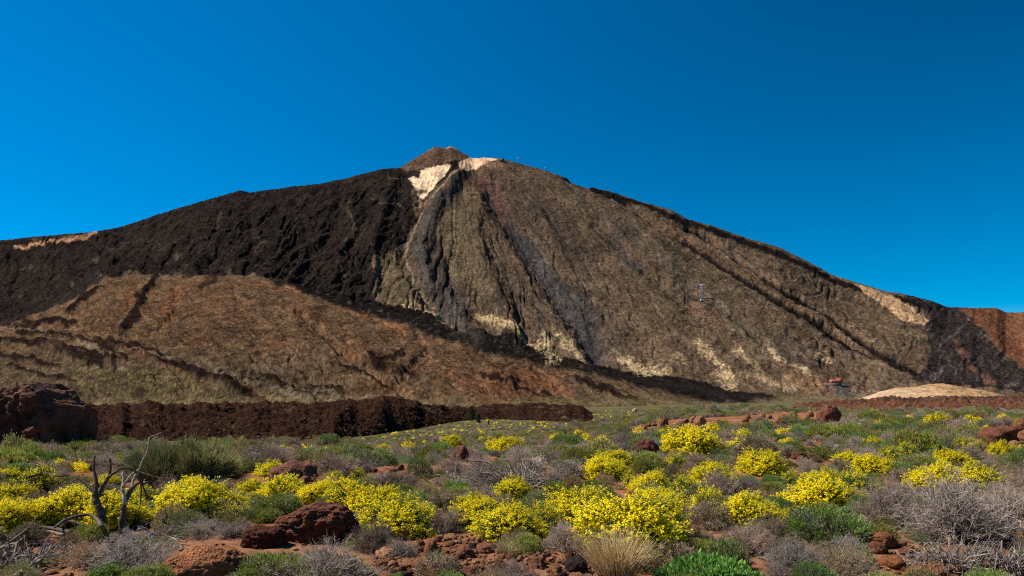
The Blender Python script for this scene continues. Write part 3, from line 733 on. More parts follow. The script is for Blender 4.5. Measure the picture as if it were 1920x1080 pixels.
def tube(mb, pts, radii, c, sides=6, rng=None, wob=.0):
    pts = np.asarray(pts, float); n = len(pts)
    radii = np.asarray(radii, float)
    d = unit(np.gradient(pts, axis=0)); up = np.array([.3, .2, 1.0])
    a = unit(np.cross(d, up)); b = np.cross(d, a)
    k = np.arange(sides) * 2 * np.pi / sides
    rr = radii[:, None] * (1 + (wob * rng.normal(size=(n, sides)) if rng is not None else 0))
    v = pts[:, None] + (a[:, None] * np.cos(k)[None, :, None] + b[:, None] * np.sin(k)[None, :, None]) * rr[..., None]
    q = grid_quads(n, sides, True)
    vv = np.concatenate([v.reshape(-1, 3), pts[-1:] + d[-1:] * radii[-1], pts[:1]])
    e = n * sides
    t = [[(n - 1) * sides + i, (n - 1) * sides + (i + 1) % sides, e] for i in range(sides)] + [[(i + 1) % sides, i, e + 1] for i in range(sides)]
    cc = np.broadcast_to(np.asarray(c, float), (len(vv), 3)) * (1 if rng is None else rng.uniform(.75, 1.2, (len(vv), 1)))
    mb.add(vv, cc, quads=q, tris=t)

def smooth_path(pts, per=6):
    P = np.asarray(pts, float); out = []
    Q = np.concatenate([[2 * P[0] - P[1]], P, [2 * P[-1] - P[-2]]])
    for i in range(1, len(Q) - 2):
        t = np.linspace(0, 1, per, endpoint=False)[:, None]
        a, b, c, d = Q[i - 1], Q[i], Q[i + 1], Q[i + 2]
        out.append(.5 * (2 * b + (c - a) * t + (2 * a - 5 * b + 4 * c - d) * t ** 2 + (3 * b - a - 3 * c + d) * t ** 3))
    return np.concatenate(out + [P[-1:]])

def plant_mat(name, rough=.75, vary=.35, trans=0.0, hue=.0, gain=1.45):
    m, nt, b = node_mat(name, rough)
    at = N(nt, 'ShaderNodeAttribute', attribute_name='col')
    oi = nt.nodes.new('ShaderNodeObjectInfo')
    c = mixc(nt, at.outputs['Color'], ramp(nt, oi.outputs['Random'], [(0, (1 - vary) * gain), (1, (1 + vary) * gain)]), 1.0)
    if hue:
        mt = nt.nodes.new('ShaderNodeMath'); mt.operation = 'MULTIPLY'; mt.inputs[1].default_value = 7.31
        fr = nt.nodes.new('ShaderNodeMath'); fr.operation = 'FRACT'
        nt.links.new(oi.outputs['Random'], mt.inputs[0]); nt.links.new(mt.outputs[0], fr.inputs[0])
        c = mixc(nt, c, ramp(nt, fr.outputs[0], [(0, (1 + hue, 1, 1 - hue)), (1, (1 - hue, 1, 1 + hue * .3))]), 1.0)
    nt.links.new(c, b.inputs['Base Color'])
    if trans:
        tr = nt.nodes.new('ShaderNodeBsdfTranslucent'); nt.links.new(c, tr.inputs['Color'])
        mx = nt.nodes.new('ShaderNodeMixShader'); mx.inputs[0].default_value = trans
        out = nt.nodes['Material Output']
        nt.links.new(b.outputs[0], mx.inputs[1]); nt.links.new(tr.outputs[0], mx.inputs[2]); nt.links.new(mx.outputs[0], out.inputs['Surface'])
    return m

M_FLOWER = plant_mat('yellow_petals', .7, .05, .42, 0, 1.06)
M_STEM = plant_mat('green_stems', .7, .25, .2, .15, 1.9)
M_TWIG = plant_mat('dry_twigs', .85, .34, 0, .10, 1.6)
M_LEAF = plant_mat('leaves', .65, .30, .30, .22, 2.05)
M_WOOD = plant_mat('dead_wood', .85, .12, gain=1.15)
M_STRAW = plant_mat('straw', .8, .2, .2, 0, 1.6)

def dome(n, rng, H=.6, zmin=.0, R=.5):
    ph = rng.uniform(0, 2 * np.pi, n); cz = rng.uniform(zmin, 1, n); s = np.sqrt(1 - cz ** 2)
    return np.stack([np.cos(ph) * s * R, np.sin(ph) * s * R, cz * H], 1)

def lumpy(P, rng, amt=.22, sc=3.0):
    return P * (1 + amt * n3(P * sc + rng.uniform(0, 50, 3), 9))[:, None]

def flower_shrub(seed, nst, per, H, gap, r=.0085):
    """unit-width flowering shrub: returns (green stems and leaves, flower heads)"""
    rng = np.random.default_rng(seed)
    g, f = MB(), MB()
    tip = lumpy(lumpy(dome(nst, rng, H, .02), rng, .38, 2.6), rng, .16, 7) * np.where(rng.uniform(size=(nst, 1)) < .12, rng.uniform(1.05, 1.25, (nst, 1)), rng.uniform(.80, 1.08, (nst, 1))); tip[:, 2] += .03
    p0 = rng.normal(size=(nst, 3)) * [.06, .06, 0]
    mid = p0 * .5 + tip * .5 + np.array([0, 0, .07]) * (tip[:, 2:] / H) + rng.normal(size=(nst, 3)) * .012
    gc0 = np.array([.13, .105, .055]) * rng.uniform(.6, 1.2, (nst, 1)); gc1 = np.array([.10, .125, .035]) * rng.uniform(.7, 1.3, (nst, 1))
    spikes(g, p0, mid, .0045, .0035, gc0, gc1, rng); spikes(g, mid, tip, .0035, .002, gc1, gc1 * 1.1, rng)
    nl = nst * 2 + 800
    k = rng.integers(0, nst, nl); t = rng.uniform(.35, .95, nl)[:, None]
    pl = mid[k] * (1 - t) + tip[k] * t
    nl = nl; blades(g, pl, unit(tip[k] - mid[k]) + rng.normal(size=(nl, 3)) * .35, rng.uniform(.04, .085, nl), .0035, np.array([.092, .118, .042]) * rng.uniform(.6, 1.3, (nl, 1)), rng)
    # flowers gather in clumps so that gaps show the green below
    keep = n3(tip * 5 + seed, 3) > gap
    tp = tip[keep]; dr = unit(tp - mid[keep])
    m = len(tp)
    for j in range(per):
        back_ = (rng.uniform(0, 1, (m, 1)) ** 1.6) * .10
        pp = tp - dr * back_ + rng.normal(size=(m, 3)) * (.006 + .014 * back_ / .10)
        blossoms(f, pp, dr * .7 + np.array([0, 0, .7]) + rng.normal(size=(m, 3)) * .42, 1.12 * r * rng.uniform(.7, 1.25, m), np.array([.94, .765, .010]) * rng.uniform(.86, 1.08, (m, 1)) * np.array([1, 1, 1]), rng)
    return g.mesh('flowering_shrub_foliage', M_STEM), f.mesh('flowering_shrub_flowers', M_FLOWER)

def dry_shrub(seed, n0, c, H=.62, fine=2, spread=.55, thick=1.0):
    """unit-width leafless shrub of forking twigs: (thick stems, twigs)"""
    rng = np.random.default_rng(seed); s, w = MB(), MB()
    d = unit(lumpy(dome(n0, rng, .5 + H * .3, .04), rng, .2))
    p = rng.normal(size=(n0, 3)) * [.05, .05, 0.0]
    L = rng.uniform(.16, .30, n0); r = .0068 * thick
    mb = s; c = np.array(c)
    for lev in range(2 + fine):
        n = len(p)
        cc = c * rng.uniform(.65, 1.3, (n, 1))
        e = p + d * L[:, None] * np.array([1, 1, H / .55])
        spikes(mb, p, e, r, r * .65, cc * (.8 + .1 * lev), cc * (.9 + .1 * lev), rng)
        mb = w
        if lev == 1 + fine: break
        kids = 4 if lev == 0 else 3
        k = np.repeat(np.arange(n), kids); t = rng.uniform(.45, 1.0, len(k))[:, None]
        p2 = p[k] * (1 - t) + e[k] * t
        d2 = unit(d[k] + rng.normal(size=(len(k), 3)) * spread + np.array([0, 0, .12]))
        L2 = L[k] * rng.uniform(.35, .75, len(k))
        ok = np.linalg.norm((p2 + d2 * L2[:, None]) / [.56, .56, H * 1.05], axis=1) < rng.uniform(.9, 1.08, len(k))
        p, d, L = p2[ok], d2[ok], L2[ok]; r *= .62
    return s.mesh('dry_shrub_stems', M_TWIG), w.mesh('dry_shrub_twigs', M_TWIG)

def leafy_shrub(seed, ntuft, per, c, c2, H=.5, L=.055, w=.006, up=.8):
    """unit-width leafy cushion: (twigs, leaves)"""
    rng = np.random.default_rng(seed); s, l = MB(), MB()
    P = lumpy(dome(ntuft, rng, H, .0), rng, .30, 2.6) * rng.uniform(.80, 1.03, (ntuft, 1))
    p0 = P * .25 * [1, 1, 0] + rng.normal(size=P.shape) * [.02, .02, 0]
    spikes(s, p0, P, .0045, .003, np.array([.10, .075, .055]), np.array([.11, .09, .06]), rng)
    k = np.repeat(np.arange(ntuft), per)
    out = unit(P / [.5, .5, H])
    d = out[k] + np.array([0, 0, up]) + rng.normal(size=(len(k), 3)) * .5
    patch = sstep(-.15, .25, n3(P * 6 + seed, 5))[:, None]
    cc = (np.array(c) * patch + np.array(c2) * (1 - patch))[k] * rng.uniform(.6, 1.35, (len(k), 1))
    blades(l, P[k] + rng.normal(size=(len(k), 3)) * .022 - out[k] * rng.uniform(0, .05, (len(k), 1)), d, L * rng.uniform(.6, 1.3, len(k)), w, cc, rng)
    return s.mesh('leafy_shrub_twigs', M_TWIG), l.mesh('leafy_shrub_leaves', M_LEAF)

def seed_shrub(seed, n, per, c, H=.5):
    rng = np.random.default_rng(seed); s, h = MB(), MB()
    P = lumpy(dome(n, rng, H, .0), rng, .32, 3.0) * rng.uniform(.85, 1.04, (n, 1))
    p0 = P * .2 * [1, 1, 0]
    m = P * .6 + rng.normal(size=P.shape) * .02
    spikes(s, p0, m, .005, .0035, (.10, .07, .05), (.12, .085, .06), rng); spikes(s, m, P, .0035, .002, (.12, .085, .06), (.15, .11, .075), rng)
    k = np.repeat(np.arange(n), per)
    patch = sstep(-.1, .3, n3(P * 5 + seed, 8))[k][:, None]
    cc = (np.array(c) * patch + np.array([.12, .105, .06]) * (1 - patch)) * rng.uniform(.6, 1.35, (len(k), 1))
    octs(h, P[k] + rng.normal(size=(len(k), 3)) * .018, .0085 * rng.uniform(.6, 1.3, len(k)), cc, rng)
    kk = rng.integers(0, n, n * 2)
    blades(h, P[kk] * rng.uniform(.8, 1, (len(kk), 1)), P[kk] + rng.normal(size=(len(kk), 3)) * .4, .05, .005, np.array([.115, .10, .06]), rng)
    return s.mesh('seed_shrub_twigs', M_TWIG), h.mesh('seed_shrub_heads', M_STRAW)

def broom(seed, n, c, H=.62):
    rng = np.random.default_rng(seed); s, l = MB(), MB()
    nb = 26
    d0 = unit(dome(nb, rng, .7, .12)); tips = d0 * rng.uniform(.22, .34, (nb, 1))
    for i in range(nb):
        a = rng.normal(size=3) * [.05, .05, 0]
        path = smooth_path([a, a * .4 + tips[i] * .5 + rng.normal(size=3) * .02, tips[i]], 4)
        tube(s, path, np.linspace(.011, .005, len(path)), (.115, .085, .06), 5, rng)
    k = rng.integers(0, nb, n)
    p = tips[k] * rng.uniform(.55, 1.1, (n, 1)) + rng.normal(size=(n, 3)) * .035
    d = unit(d0[k] + np.array([0, 0, .55]) + rng.normal(size=(n, 3)) * .28)
    L = rng.uniform(.14, .34, n)[:, None]
    e = p + d * L
    e = lumpy(e, rng, .1, 3)
    cc = np.array(c) * rng.uniform(.6, 1.35, (n, 1))
    spikes(l, p, e, .0028, .0016, cc * .85, cc * 1.1, rng)
    return s.mesh('broom_shrub_branches', M_TWIG), l.mesh('broom_shrub_stems', M_LEAF)

def grass_tuft(seed, n, c, H=.75, lean=.45):
    rng = np.random.default_rng(seed); g = MB()
    ph = rng.uniform(0, 2 * np.pi, n); rr = rng.uniform(0, 1, n) ** .7
    o = np.stack([np.cos(ph), np.sin(ph), 0 * ph], 1)
    p0 = o * rr[:, None] * .17; a = rr * lean * rng.uniform(.6, 1.5, n); L = H * rng.uniform(.55, 1.1, n)
    d1 = unit(o * np.tan(a)[:, None] + [0, 0, 1] + rng.normal(size=(n, 3)) * .06)
    p1 = p0 + d1 * (L * .5)[:, None]; d2 = unit(d1 + o * .45 * rng.uniform(.2, 1.4, (n, 1)) + rng.normal(size=(n, 3)) * .1)
    p2 = p1 + d2 * (L * .5)[:, None]
    cc = np.array(c) * rng.uniform(.55, 1.3, (n, 1)) * np.where(rng.uniform(size=(n, 1)) < .14, np.array([.5, .65, .35]), 1)
    spikes(g, p0, p1, .004, .0032, cc * .7, cc, rng); spikes(g, p1, p2, .0032, .001, cc, cc * 1.1, rng)
    return g.mesh('grass_tuft_blades', M_STRAW)

import bmesh
def ico(sub):
    bm = bmesh.new(); bmesh.ops.create_icosphere(bm, subdivisions=sub, radius=1)
    v = np.array([x.co[:] for x in bm.verts]); f = np.array([[x.index for x in p.verts] for p in bm.faces]); bm.free()
    return v, f
ICO = {k: ico(k) for k in (1, 2, 3, 4, 5, 6)}

def rock_mat(name, bump=(14, .9, .03)):
    m, nt, b = node_mat(name, .92)
    at = N(nt, 'ShaderNodeAttribute', attribute_name='col'); oi = nt.nodes.new('ShaderNodeObjectInfo')
    c = mixc(nt, at.outputs['Color'], ramp(nt, oi.outputs['Random'], [(0, (.62, .58, .58)), (.5, (1, 1, 1)), (1, (1.35, 1.45, 1.5))]), 1.0)
    c = mixc(nt, c, ramp(nt, noise_node(nt, bump[0] * .6, 6, .7), [(.3, .6), (.7, 1.4)]), 1.0)
    nt.links.new(c, b.inputs['Base Color'])
    tc = nt.nodes.new('ShaderNodeTexCoord')
    v = N(nt, 'ShaderNodeTexVoronoi'); v.inputs['Scale'].default_value = bump[0] * 2.2
    nt.links.new(tc.outputs['Object'], v.inputs['Vector'])
    ad = nt.nodes.new('ShaderNodeMath'); ad.operation = 'ADD'
    nt.links.new(noise_node(nt, bump[0], 8, .75), ad.inputs[0]); nt.links.new(v.outputs['Distance'], ad.inputs[1])
    bp = N(nt, 'ShaderNodeBump'); bp.inputs['Strength'].default_value = bump[1]; bp.inputs['Distance'].default_value = bump[2]
    nt.links.new(ad.outputs[0], bp.inputs['Height']); nt.links.new(bp.outputs[0], b.inputs['Normal'])
    return m
M_ROCK = rock_mat('scoria')
M_CLIFF = rock_mat('outcrop_rock', (1.2, .9, .35))

def rock_mesh(seed, sub, c, dims=(1, 1, .7), rough=.35, lump=.45, mat=None, shape=None, c2=None):
    """unit rock about one metre wide standing on z = 0"""
    v, f = ICO[sub]; rng = np.random.default_rng(seed)
    o = rng.uniform(0, 90, 3)
    d = 1 + lump * fbm3(v * 1.1 + o, 2, seed) + rough * (.55 * fbm3(v * 2.6 + o, 5, seed + 3, .58, True) - .15)
    if sub >= 4: d = d - .16 * np.maximum(0, fbm3(v * 6.5 + o, 3, seed + 7)) ** 1.0
    if sub >= 5: d = d + .075 * fbm3(v * 12 + o, 4, seed + 9, .6, True)
    w = v * d[:, None] * .5 * np.array(dims)
    if shape is not None: w = shape(w)
    lo = np.quantile(w[:, 2], .12)
    w[:, 2] = w[:, 2] - lo
    t = sstep(-.2, .35, fbm3(v * 3 + o, 3, seed + 5))[:, None]
    cc = np.array(c) * (1 - t) + np.array(c2 if c2 is not None else np.array(c) * [.55, .55, .6]) * t
    cc = cc * (1 + .35 * fbm3(v * 8 + o, 3, seed + 6))[:, None]
    return make_mesh('rock_surface', w, None, f, np.clip(cc, .01, 1), smooth=sub >= 5, mat=mat or M_ROCK)

# ------------------------------------------------------------------ prototypes (mesh data shared by the copies)
FL_DENSE = [flower_shrub(11 + i, 2500, 14, .50, -.45) for i in range(2)]
FL_MID = [flower_shrub(21 + i, 1700, 13, .53, -.20) for i in range(2)]
FL_SPARSE = [flower_shrub(31 + i, 650, 11, .58, -.05) for i in range(2)]
FL_FAR = [flower_shrub(41 + i, 420, 3, .54, -.42, .026) for i in range(2)]
PURPLE, BROWN, PALE = (.175, .132, .108), (.175, .118, .075), (.29, .235, .19)
DRY_BIG = [dry_shrub(51, 80, PURPLE, .6, 3), dry_shrub(52, 75, BROWN, .58, 3), dry_shrub(53, 80, (.205, .158, .128), .55, 3)]
DRY = [dry_shrub(61, 90, PURPLE, .55, 2), dry_shrub(62, 90, BROWN, .5, 2), dry_shrub(63, 90, (.205, .158, .128), .6, 2), dry_shrub(64, 60, PALE, .45, 1, .7, 1.4)]
GREEN, OLIVE, GREY = (.098, .135, .022), (.130, .130, .042), (.155, .160, .075)
LEAF_BIG = [leafy_shrub(71, 700, 9, GREEN, OLIVE, .42, .06, .007), leafy_shrub(72, 700, 9, GREY, GREEN, .45, .05, .006), leafy_shrub(73, 420, 9, (.100, .150, .028), GREEN, .34, .085, .013, 1.2)]
LEAF = [leafy_shrub(81, 330, 8, GREEN, OLIVE, .48, .06, .009), leafy_shrub(82, 330, 8, OLIVE, (.16, .13, .08), .45, .055, .008), leafy_shrub(83, 330, 8, GREY, OLIVE, .5, .055, .008), leafy_shrub(84, 330, 8, (.062, .080, .022), OLIVE, .6, .06, .009)]
SEED = [seed_shrub(91, 420, 9, (.30, .20, .125), .5), seed_shrub(92, 420, 9, (.26, .19, .12), .55)]
BROOM = broom(95, 5600, (.165, .158, .070), .66)
ROCKS = [rock_mesh(100 + i, 4, (.30, .120, .056), dims=[(1, .9, .7), (1, .8, .6), (.9, 1, .85), (1, .7, .75), (1.05, .9, .5), (.9, .9, .9)][i], c2=(.16, .066, .038)) for i in range(6)]
ROCKS_TAN = [rock_mesh(120 + i, 4, (.44, .22, .105), dims=[(1, .9, .65), (1, .8, .8), (1, .9, .5)][i], rough=.3, c2=(.28, .12, .06)) for i in range(3)]
ROCK_DARK = [rock_mesh(130 + i, 4, (.085, .052, .042), dims=(1, .9, .75)) for i in range(2)]

def mesh_dims(me):
    a = np.empty(len(me.vertices) * 3, np.float32); me.vertices.foreach_get('co', a); a = a.reshape(-1, 3); return a.max(0) - a.min(0)

THINGS = []           # every countable thing: object, kind phrase, photo position, apparent width, hand-written label
def note(o, phrase, px, py, w, label=None):
    THINGS.append(dict(o=o, phrase=phrase, px=px, py=py, w=w, label=label))
    return o

def put(kind, category, group, x, y, z, s, rot, children, single=None, sz=1.0, tilt=0.0):
    """one thing: an Empty at its base with a copy of each part, or one mesh"""
    o = bpy.data.objects.new(kind, single)
    COL.objects.link(o)
    o.location = (x, y, z); o.rotation_euler = (tilt, tilt * .5, rot); o.scale = (s, s, s * sz)
    o['category'] = category
    if group: o['group'] = group
    for nm, me in children:
        c = bpy.data.objects.new(nm, me); COL.objects.link(c); c.parent = o
        c['kind'] = 'stuff'
    return o

PLACED = []           # x, y, radius of everything that stands in the field
def place_px(cx, base, w):
    x, y, z = ground_hit(cx, base)
    return x, y, z, w * y / F

# ------------------------------------------------------------------ rock outcrop, boulders
def outcrop():
    d = 60.0
    top = curve([(-260, 812), (-180, 782), (-90, 764), (-20, 756), (0, 742), (22, 736), (40, 735), (52, 724), (68, 724), (78, 734), (92, 737), (104, 756), (114, 766), (124, 768), (130, 800), (132, 838)])
    pxs = np.linspace(-255, 132, 220); al = np.linspace(-.06, np.pi + .06, 130)
    PXX, AL = np.meshgrid(pxs, al)
    gz0 = -2.7
    ht = (HOR - top(PXX)) / F * d + CAMZ - gz0
    sgn = lambda q, e: np.sign(q) * np.abs(q) ** e
    PXX = PXX * 1.0; endx = sstep(132, 112, PXX)
    Y = d + 1.2 - sgn(np.cos(AL), .30) * (3.6 * (.25 + .75 * endx))
    Z = gz0 + ht * sgn(np.sin(AL), .62)
    X = (PXX - 960) / F * d
    P = np.stack([X, Y, Z], -1)
    nrm = np.stack([0 * X, -np.cos(AL), np.sin(AL)], -1)
    dd = 1.6 * (fbm3(P / np.array([1.9, 2.2, 3.4]), 5, 701, .6, True) - .25) + .45 * fbm3(P / .5, 3, 705)
    P = P + nrm * dd[..., None] * np.array([1, 1, .45]) + np.stack([.35 * fbm3(P / 1.1, 3, 709), 0 * X, 0 * X], -1)
    t = sstep(-.2, .4, fbm3(P / 1.4, 4, 711))[..., None]
    cc = np.array([.105, .042, .024]) * (1 - t) + np.array([.050, .029, .022]) * t
    me = make_mesh('rock_outcrop', P.reshape(-1, 3), grid_quads(len(al), len(pxs)), col=np.clip(cc, .01, 1).reshape(-1, 3), smooth=False, mat=M_CLIFF)
    o = link('rock_outcrop', me, category='rock outcrop', label='tall dark craggy rock outcrop in shade beside the far lava flow')
    return o
outcrop()

def boulder_shape(w):
    x = w[:, 0]
    w = w.copy()
    w[:, 2] = np.where(w[:, 2] > 0, w[:, 2] * (0.55 + .55 * sstep(-.40, .02, x)), w[:, 2])
    top = .30; w[:, 2] = np.where(w[:, 2] > top, top + (w[:, 2] - top) * .45, w[:, 2])
    return w
BIG = [('boulder', 584, 1018, 168, rock_mesh(145, 6, (.150, .052, .026), (1, .75, .95), .55, .30, shape=boulder_shape, c2=(.085, .034, .022)), 0.0, .74, 'big craggy dark red lava boulder with a steep shaded end', 'the big craggy boulder'),
       ('boulder', 492, 1026, 90, rock_mesh(141, 5, (.165, .058, .028), (1, .8, .6), .4, .4, c2=(.09, .036, .024)), .6, 1.0, 'low red lava boulder leaning against the big craggy boulder', None),
       ('boulder', 376, 1094, 170, rock_mesh(142, 5, (.225, .080, .033), (1, .7, .52), .22, .22, c2=(.15, .055, .026)), .3, 1.0, 'smooth rounded rust-orange boulder at the bottom edge of the view', 'the smooth orange boulder'),
       ('boulder', 862, 866, 36, rock_mesh(143, 4, (.125, .046, .026), (.8, .7, .85), .6, .5, c2=(.08, .034, .025)), .2, 1.0, 'upright dark red pinnacle of rock behind the pale dead branch heap', 'the upright red pinnacle'),
       ('boulder', 1214, 852, 52, rock_mesh(144, 4, (.13, .048, .028), (1, .8, .75), .5, .4, c2=(.07, .032, .025)), 1.2, 1.0, 'rounded dark maroon rock among yellow shrubs in the middle of the field', 'the round maroon rock'),
       ('boulder', 1558, 798, 48, rock_mesh(145, 4, (.20, .075, .040), (.95, .8, 1.05), .6, .5, c2=(.10, .042, .03)), .4, 1.0, 'jagged upright red rock standing over the far edge of the field', 'the jagged red rock'),
       ('boulder', 1885, 832, 95, rock_mesh(146, 4, (.21, .080, .042), (1, .8, .52), .55, .5, c2=(.12, .048, .03)), 1.0, 1.0, 'broad crumbling red rock among dry shrubs at the edge of the view', 'the broad crumbling red rock'),
       ('boulder', 1662, 1027, 66, rock_mesh(147, 4, (.26, .095, .035), (1, .8, .6), .4, .35, c2=(.16, .06, .03)), .5, 1.0, 'orange rock below the spiky green cushion beside pale dead branches', 'the orange rock'),
       ('boulder', 1678, 1066, 62, rock_mesh(148, 4, (.27, .10, .038), (1, .8, .55), .3, .3, c2=(.17, .065, .03)), 1.5, 1.0, 'flat orange rock lying just in front of another orange rock', None),
       ('boulder', 1770, 1082, 130, rock_mesh(149, 4, (.235, .095, .045), (1, .6, .33), .35, .4, c2=(.12, .055, .035)), .1, 1.0, 'long low rust rock under the tangle of pale dead branches', None),
       ('boulder', 1872, 1082, 80, rock_mesh(150, 4, (.17, .075, .045), (1, .7, .6), .4, .4, c2=(.08, .045, .03)), .7, 1.0, 'dark brown rock under the twisted branches in the corner', None),
       ('boulder', 1785, 1022, 40, rock_mesh(151, 4, (.42, .27, .13), (1, .6, .6), .2, .3), -.5, 1.0, 'small pale yellow stone caught among the dead branches', None),
       ('boulder', 545, 905, 95, rock_mesh(152, 4, (.16, .060, .034), (1, .9, .55), .5, .5, c2=(.09, .038, .028)), .3, 1.0, 'rough red rock hump between yellow shrubs behind the big craggy boulder', 'the rough red hump'),
       ('boulder', 1500, 862, 34, rock_mesh(153, 4, (.19, .075, .04), (1, .8, .6), .5, .4), .3, 1.0, 'small red rock in a gap of bare soil among green cushions', None)]
LAND = []             # landmarks that labels refer to: photo position and phrase
for nm, cx, base, w, me, rot, sz, lab, lm in BIG:
    x, y, z, s = place_px(cx, base, w)
    s = s / mesh_dims(me)[0]
    o = link(nm, me, loc=(x, y + .25 * s, z - .10 * s), category='rock', label=lab)
    o.rotation_euler = (0, 0, rot if abs(rot) < .4 else rot); o.scale = (s, s, s * sz)
    PLACED.append((x, y + .25 * s, s * .48))
    note(o, 'rock', cx, base - w * .3, w, lab)
    if lm: LAND.append((cx, base - w * .3, lm))

# ------------------------------------------------------------------ the yellow shrubs, read off the photograph: centre of the flowers, width, kind, label, landmark
YEL = [
 (8, 972, 95, 'd', 'large yellow flowering shrub cut off by the edge of the view beside the dead tree', None), (28, 928, 62, 'd', '', 0), (18, 890, 42, 'd', '', 0), (70, 905, 70, 's', '', 0),
 (128, 952, 112, 'd', 'broad yellow shrub directly behind the left-hand trunk of the dead tree', None), (214, 960, 98, 'd', 'yellow flowering shrub showing between and behind the two dead tree trunks', None), (272, 930, 58, 's', '', 0),
 (204, 904, 40, 'm', '', 0), (362, 938, 104, 'd', 'long dense yellow shrub beside the bare leaning branch, in front of the broom', 'the dense yellow shrub by the broom'), (424, 946, 72, 'd', '', 0), (436, 878, 36, 'm', '', 0), (472, 920, 48, 'm', '', 0), (510, 880, 46, 'm', '', 0),
 (530, 917, 78, 'd', 'round yellow shrub behind the big craggy boulder, next to a green cushion', None), (541, 889, 28, 'm', '', 0), (624, 893, 34, 's', '', 0), (602, 925, 66, 'd', '', 0), (652, 926, 74, 'm', '', 0), (671, 888, 28, 's', '', 0),
 (702, 938, 84, 'd', 'yellow shrub at the upper end of the yellow drift beside the big craggy boulder', None), (748, 968, 112, 'm', 'loose yellow shrub trailing down towards the brown rubble', 'the trailing yellow shrub'), (786, 992, 58, 's', '', 0),
 (227, 827, 18, 'f', '', 0), (163, 830, 18, 'f', '', 0), (70, 846, 14, 'f', '', 0), (128, 838, 13, 'f', '', 0), (113, 868, 22, 'f', '', 0), (155, 862, 14, 'f', '', 0), (78, 866, 16, 'f', '', 0), (170, 868, 12, 'f', '', 0),
 (530, 839, 14, 'f', '', 0), (542, 843, 13, 'f', '', 0), (580, 847, 28, 'f', '', 0), (510, 841, 11, 'f', '', 0), (612, 849, 22, 'f', '', 0), (717, 846, 34, 'm', 'small yellow-topped shrub with tall green stems standing alone', 'the lone green-stemmed yellow shrub'),
 (765, 836, 24, 'f', '', 0), (845, 831, 36, 'm', '', 0), (947, 838, 52, 'd', 'round bright yellow shrub alone behind the pale dead branch heap', 'the round lone yellow shrub'), (903, 824, 13, 'f', '', 0), (930, 815, 14, 'f', '', 0), (918, 823, 10, 'f', '', 0),
 (1042, 820, 18, 'f', '', 0), (1100, 823, 22, 'f', '', 0), (1111, 840, 26, 'f', '', 0), (1084, 812, 16, 'f', '', 0), (963, 918, 62, 'm', 'loose yellow shrub right in front of the pale dead branch heap', None),
 (898, 966, 92, 'm', 'left half of the wide yellow shrub pair above the brown rubble', None), (958, 978, 108, 'm', 'wide yellow shrub with a green skirt above the brown rubble', 'the green-skirted yellow shrub'), (1008, 975, 76, 's', '', 0), (886, 942, 52, 'm', '', 0),
 (1085, 950, 98, 'd', 'dense yellow shrub behind the largest yellow mound, next to dry twigs', None), (1133, 880, 68, 'd', 'yellow dome on a dark green base in the middle of the field', 'the yellow dome on a dark green base'), (1152, 862, 58, 'm', '', 0),
 (1187, 985, 160, 'd', 'largest dense yellow mound, directly behind the tan grass tuft', 'the largest yellow mound'), (1226, 908, 62, 'd', '', 0), (1238, 935, 64, 'd', '', 0), (1186, 905, 34, 's', '', 0), (1282, 908, 42, 's', '', 0), (1336, 894, 74, 'm', '', 0),
 (1335, 948, 78, 's', '', 0), (1398, 956, 96, 'd', 'long yellow shrub above the brown seed-head shrubs', 'the long yellow shrub'), (1446, 970, 62, 'm', '', 0), (1426, 870, 68, 'd', '', 0), (1298, 829, 84, 'd', 'wide yellow drift near the far rubble band', 'the wide far yellow drift'), (1335, 808, 32, 'f', '', 0),
 (1385, 834, 36, 'f', '', 0), (1390, 818, 34, 'f', '', 0), (1268, 866, 42, 's', '', 0), (1122, 845, 24, 'f', '', 0), (1128, 826, 24, 'f', '', 0), (1262, 826, 36, 'm', '', 0), (1200, 812, 26, 'f', '', 0), (1243, 812, 18, 'f', '', 0), (1268, 808, 14, 'f', '', 0), (1180, 822, 16, 'f', '', 0),
 (1757, 788, 33, 'd', 'round yellow shrub highest up the field, under the pale dome hill', 'the highest yellow shrub'), (1820, 788, 26, 'f', '', 0), (1650, 796, 19, 'f', '', 0), (1465, 813, 26, 'f', '', 0), (1486, 808, 22, 'f', '', 0), (1475, 829, 24, 'f', '', 0), (1633, 831, 30, 'm', '', 0),
 (1812, 837, 44, 'd', '', 0), (1882, 843, 40, 'm', '', 0), (1918, 843, 22, 'm', '', 0), (1590, 859, 44, 'm', '', 0), (1672, 850, 40, 's', '', 0), (1700, 846, 34, 's', '', 0), (1783, 860, 58, 'd', '', 0), (1637, 874, 58, 'd', '', 0), (1448, 878, 24, 'm', '', 0), (1480, 897, 44, 's', '', 0),
 (1538, 926, 118, 'd', 'big dense yellow mound beside a loose yellow shrub and dry purple twigs', 'the big right-hand yellow mound'), (1606, 908, 78, 's', 'loose thinly flowered shrub touching the big right-hand yellow mound', None), (1764, 894, 84, 'd', 'yellow dome half hidden by the grey dry shrub near the dead branches', 'the half-hidden yellow dome'),
 (1822, 896, 80, 'm', '', 0), (1452, 968, 46, 's', '', 0), (1545, 893, 44, 'd', '', 0), (1880, 785, 18, 'f', '', 0), (1912, 790, 16, 'f', '', 0), (1355, 792, 12, 'f', '', 0), (240, 866, 18, 'f', '', 0), (300, 900, 30, 's', '', 0)]
YG = 'yellow flowering shrubs across the volcanic field'
rng = np.random.default_rng(77)
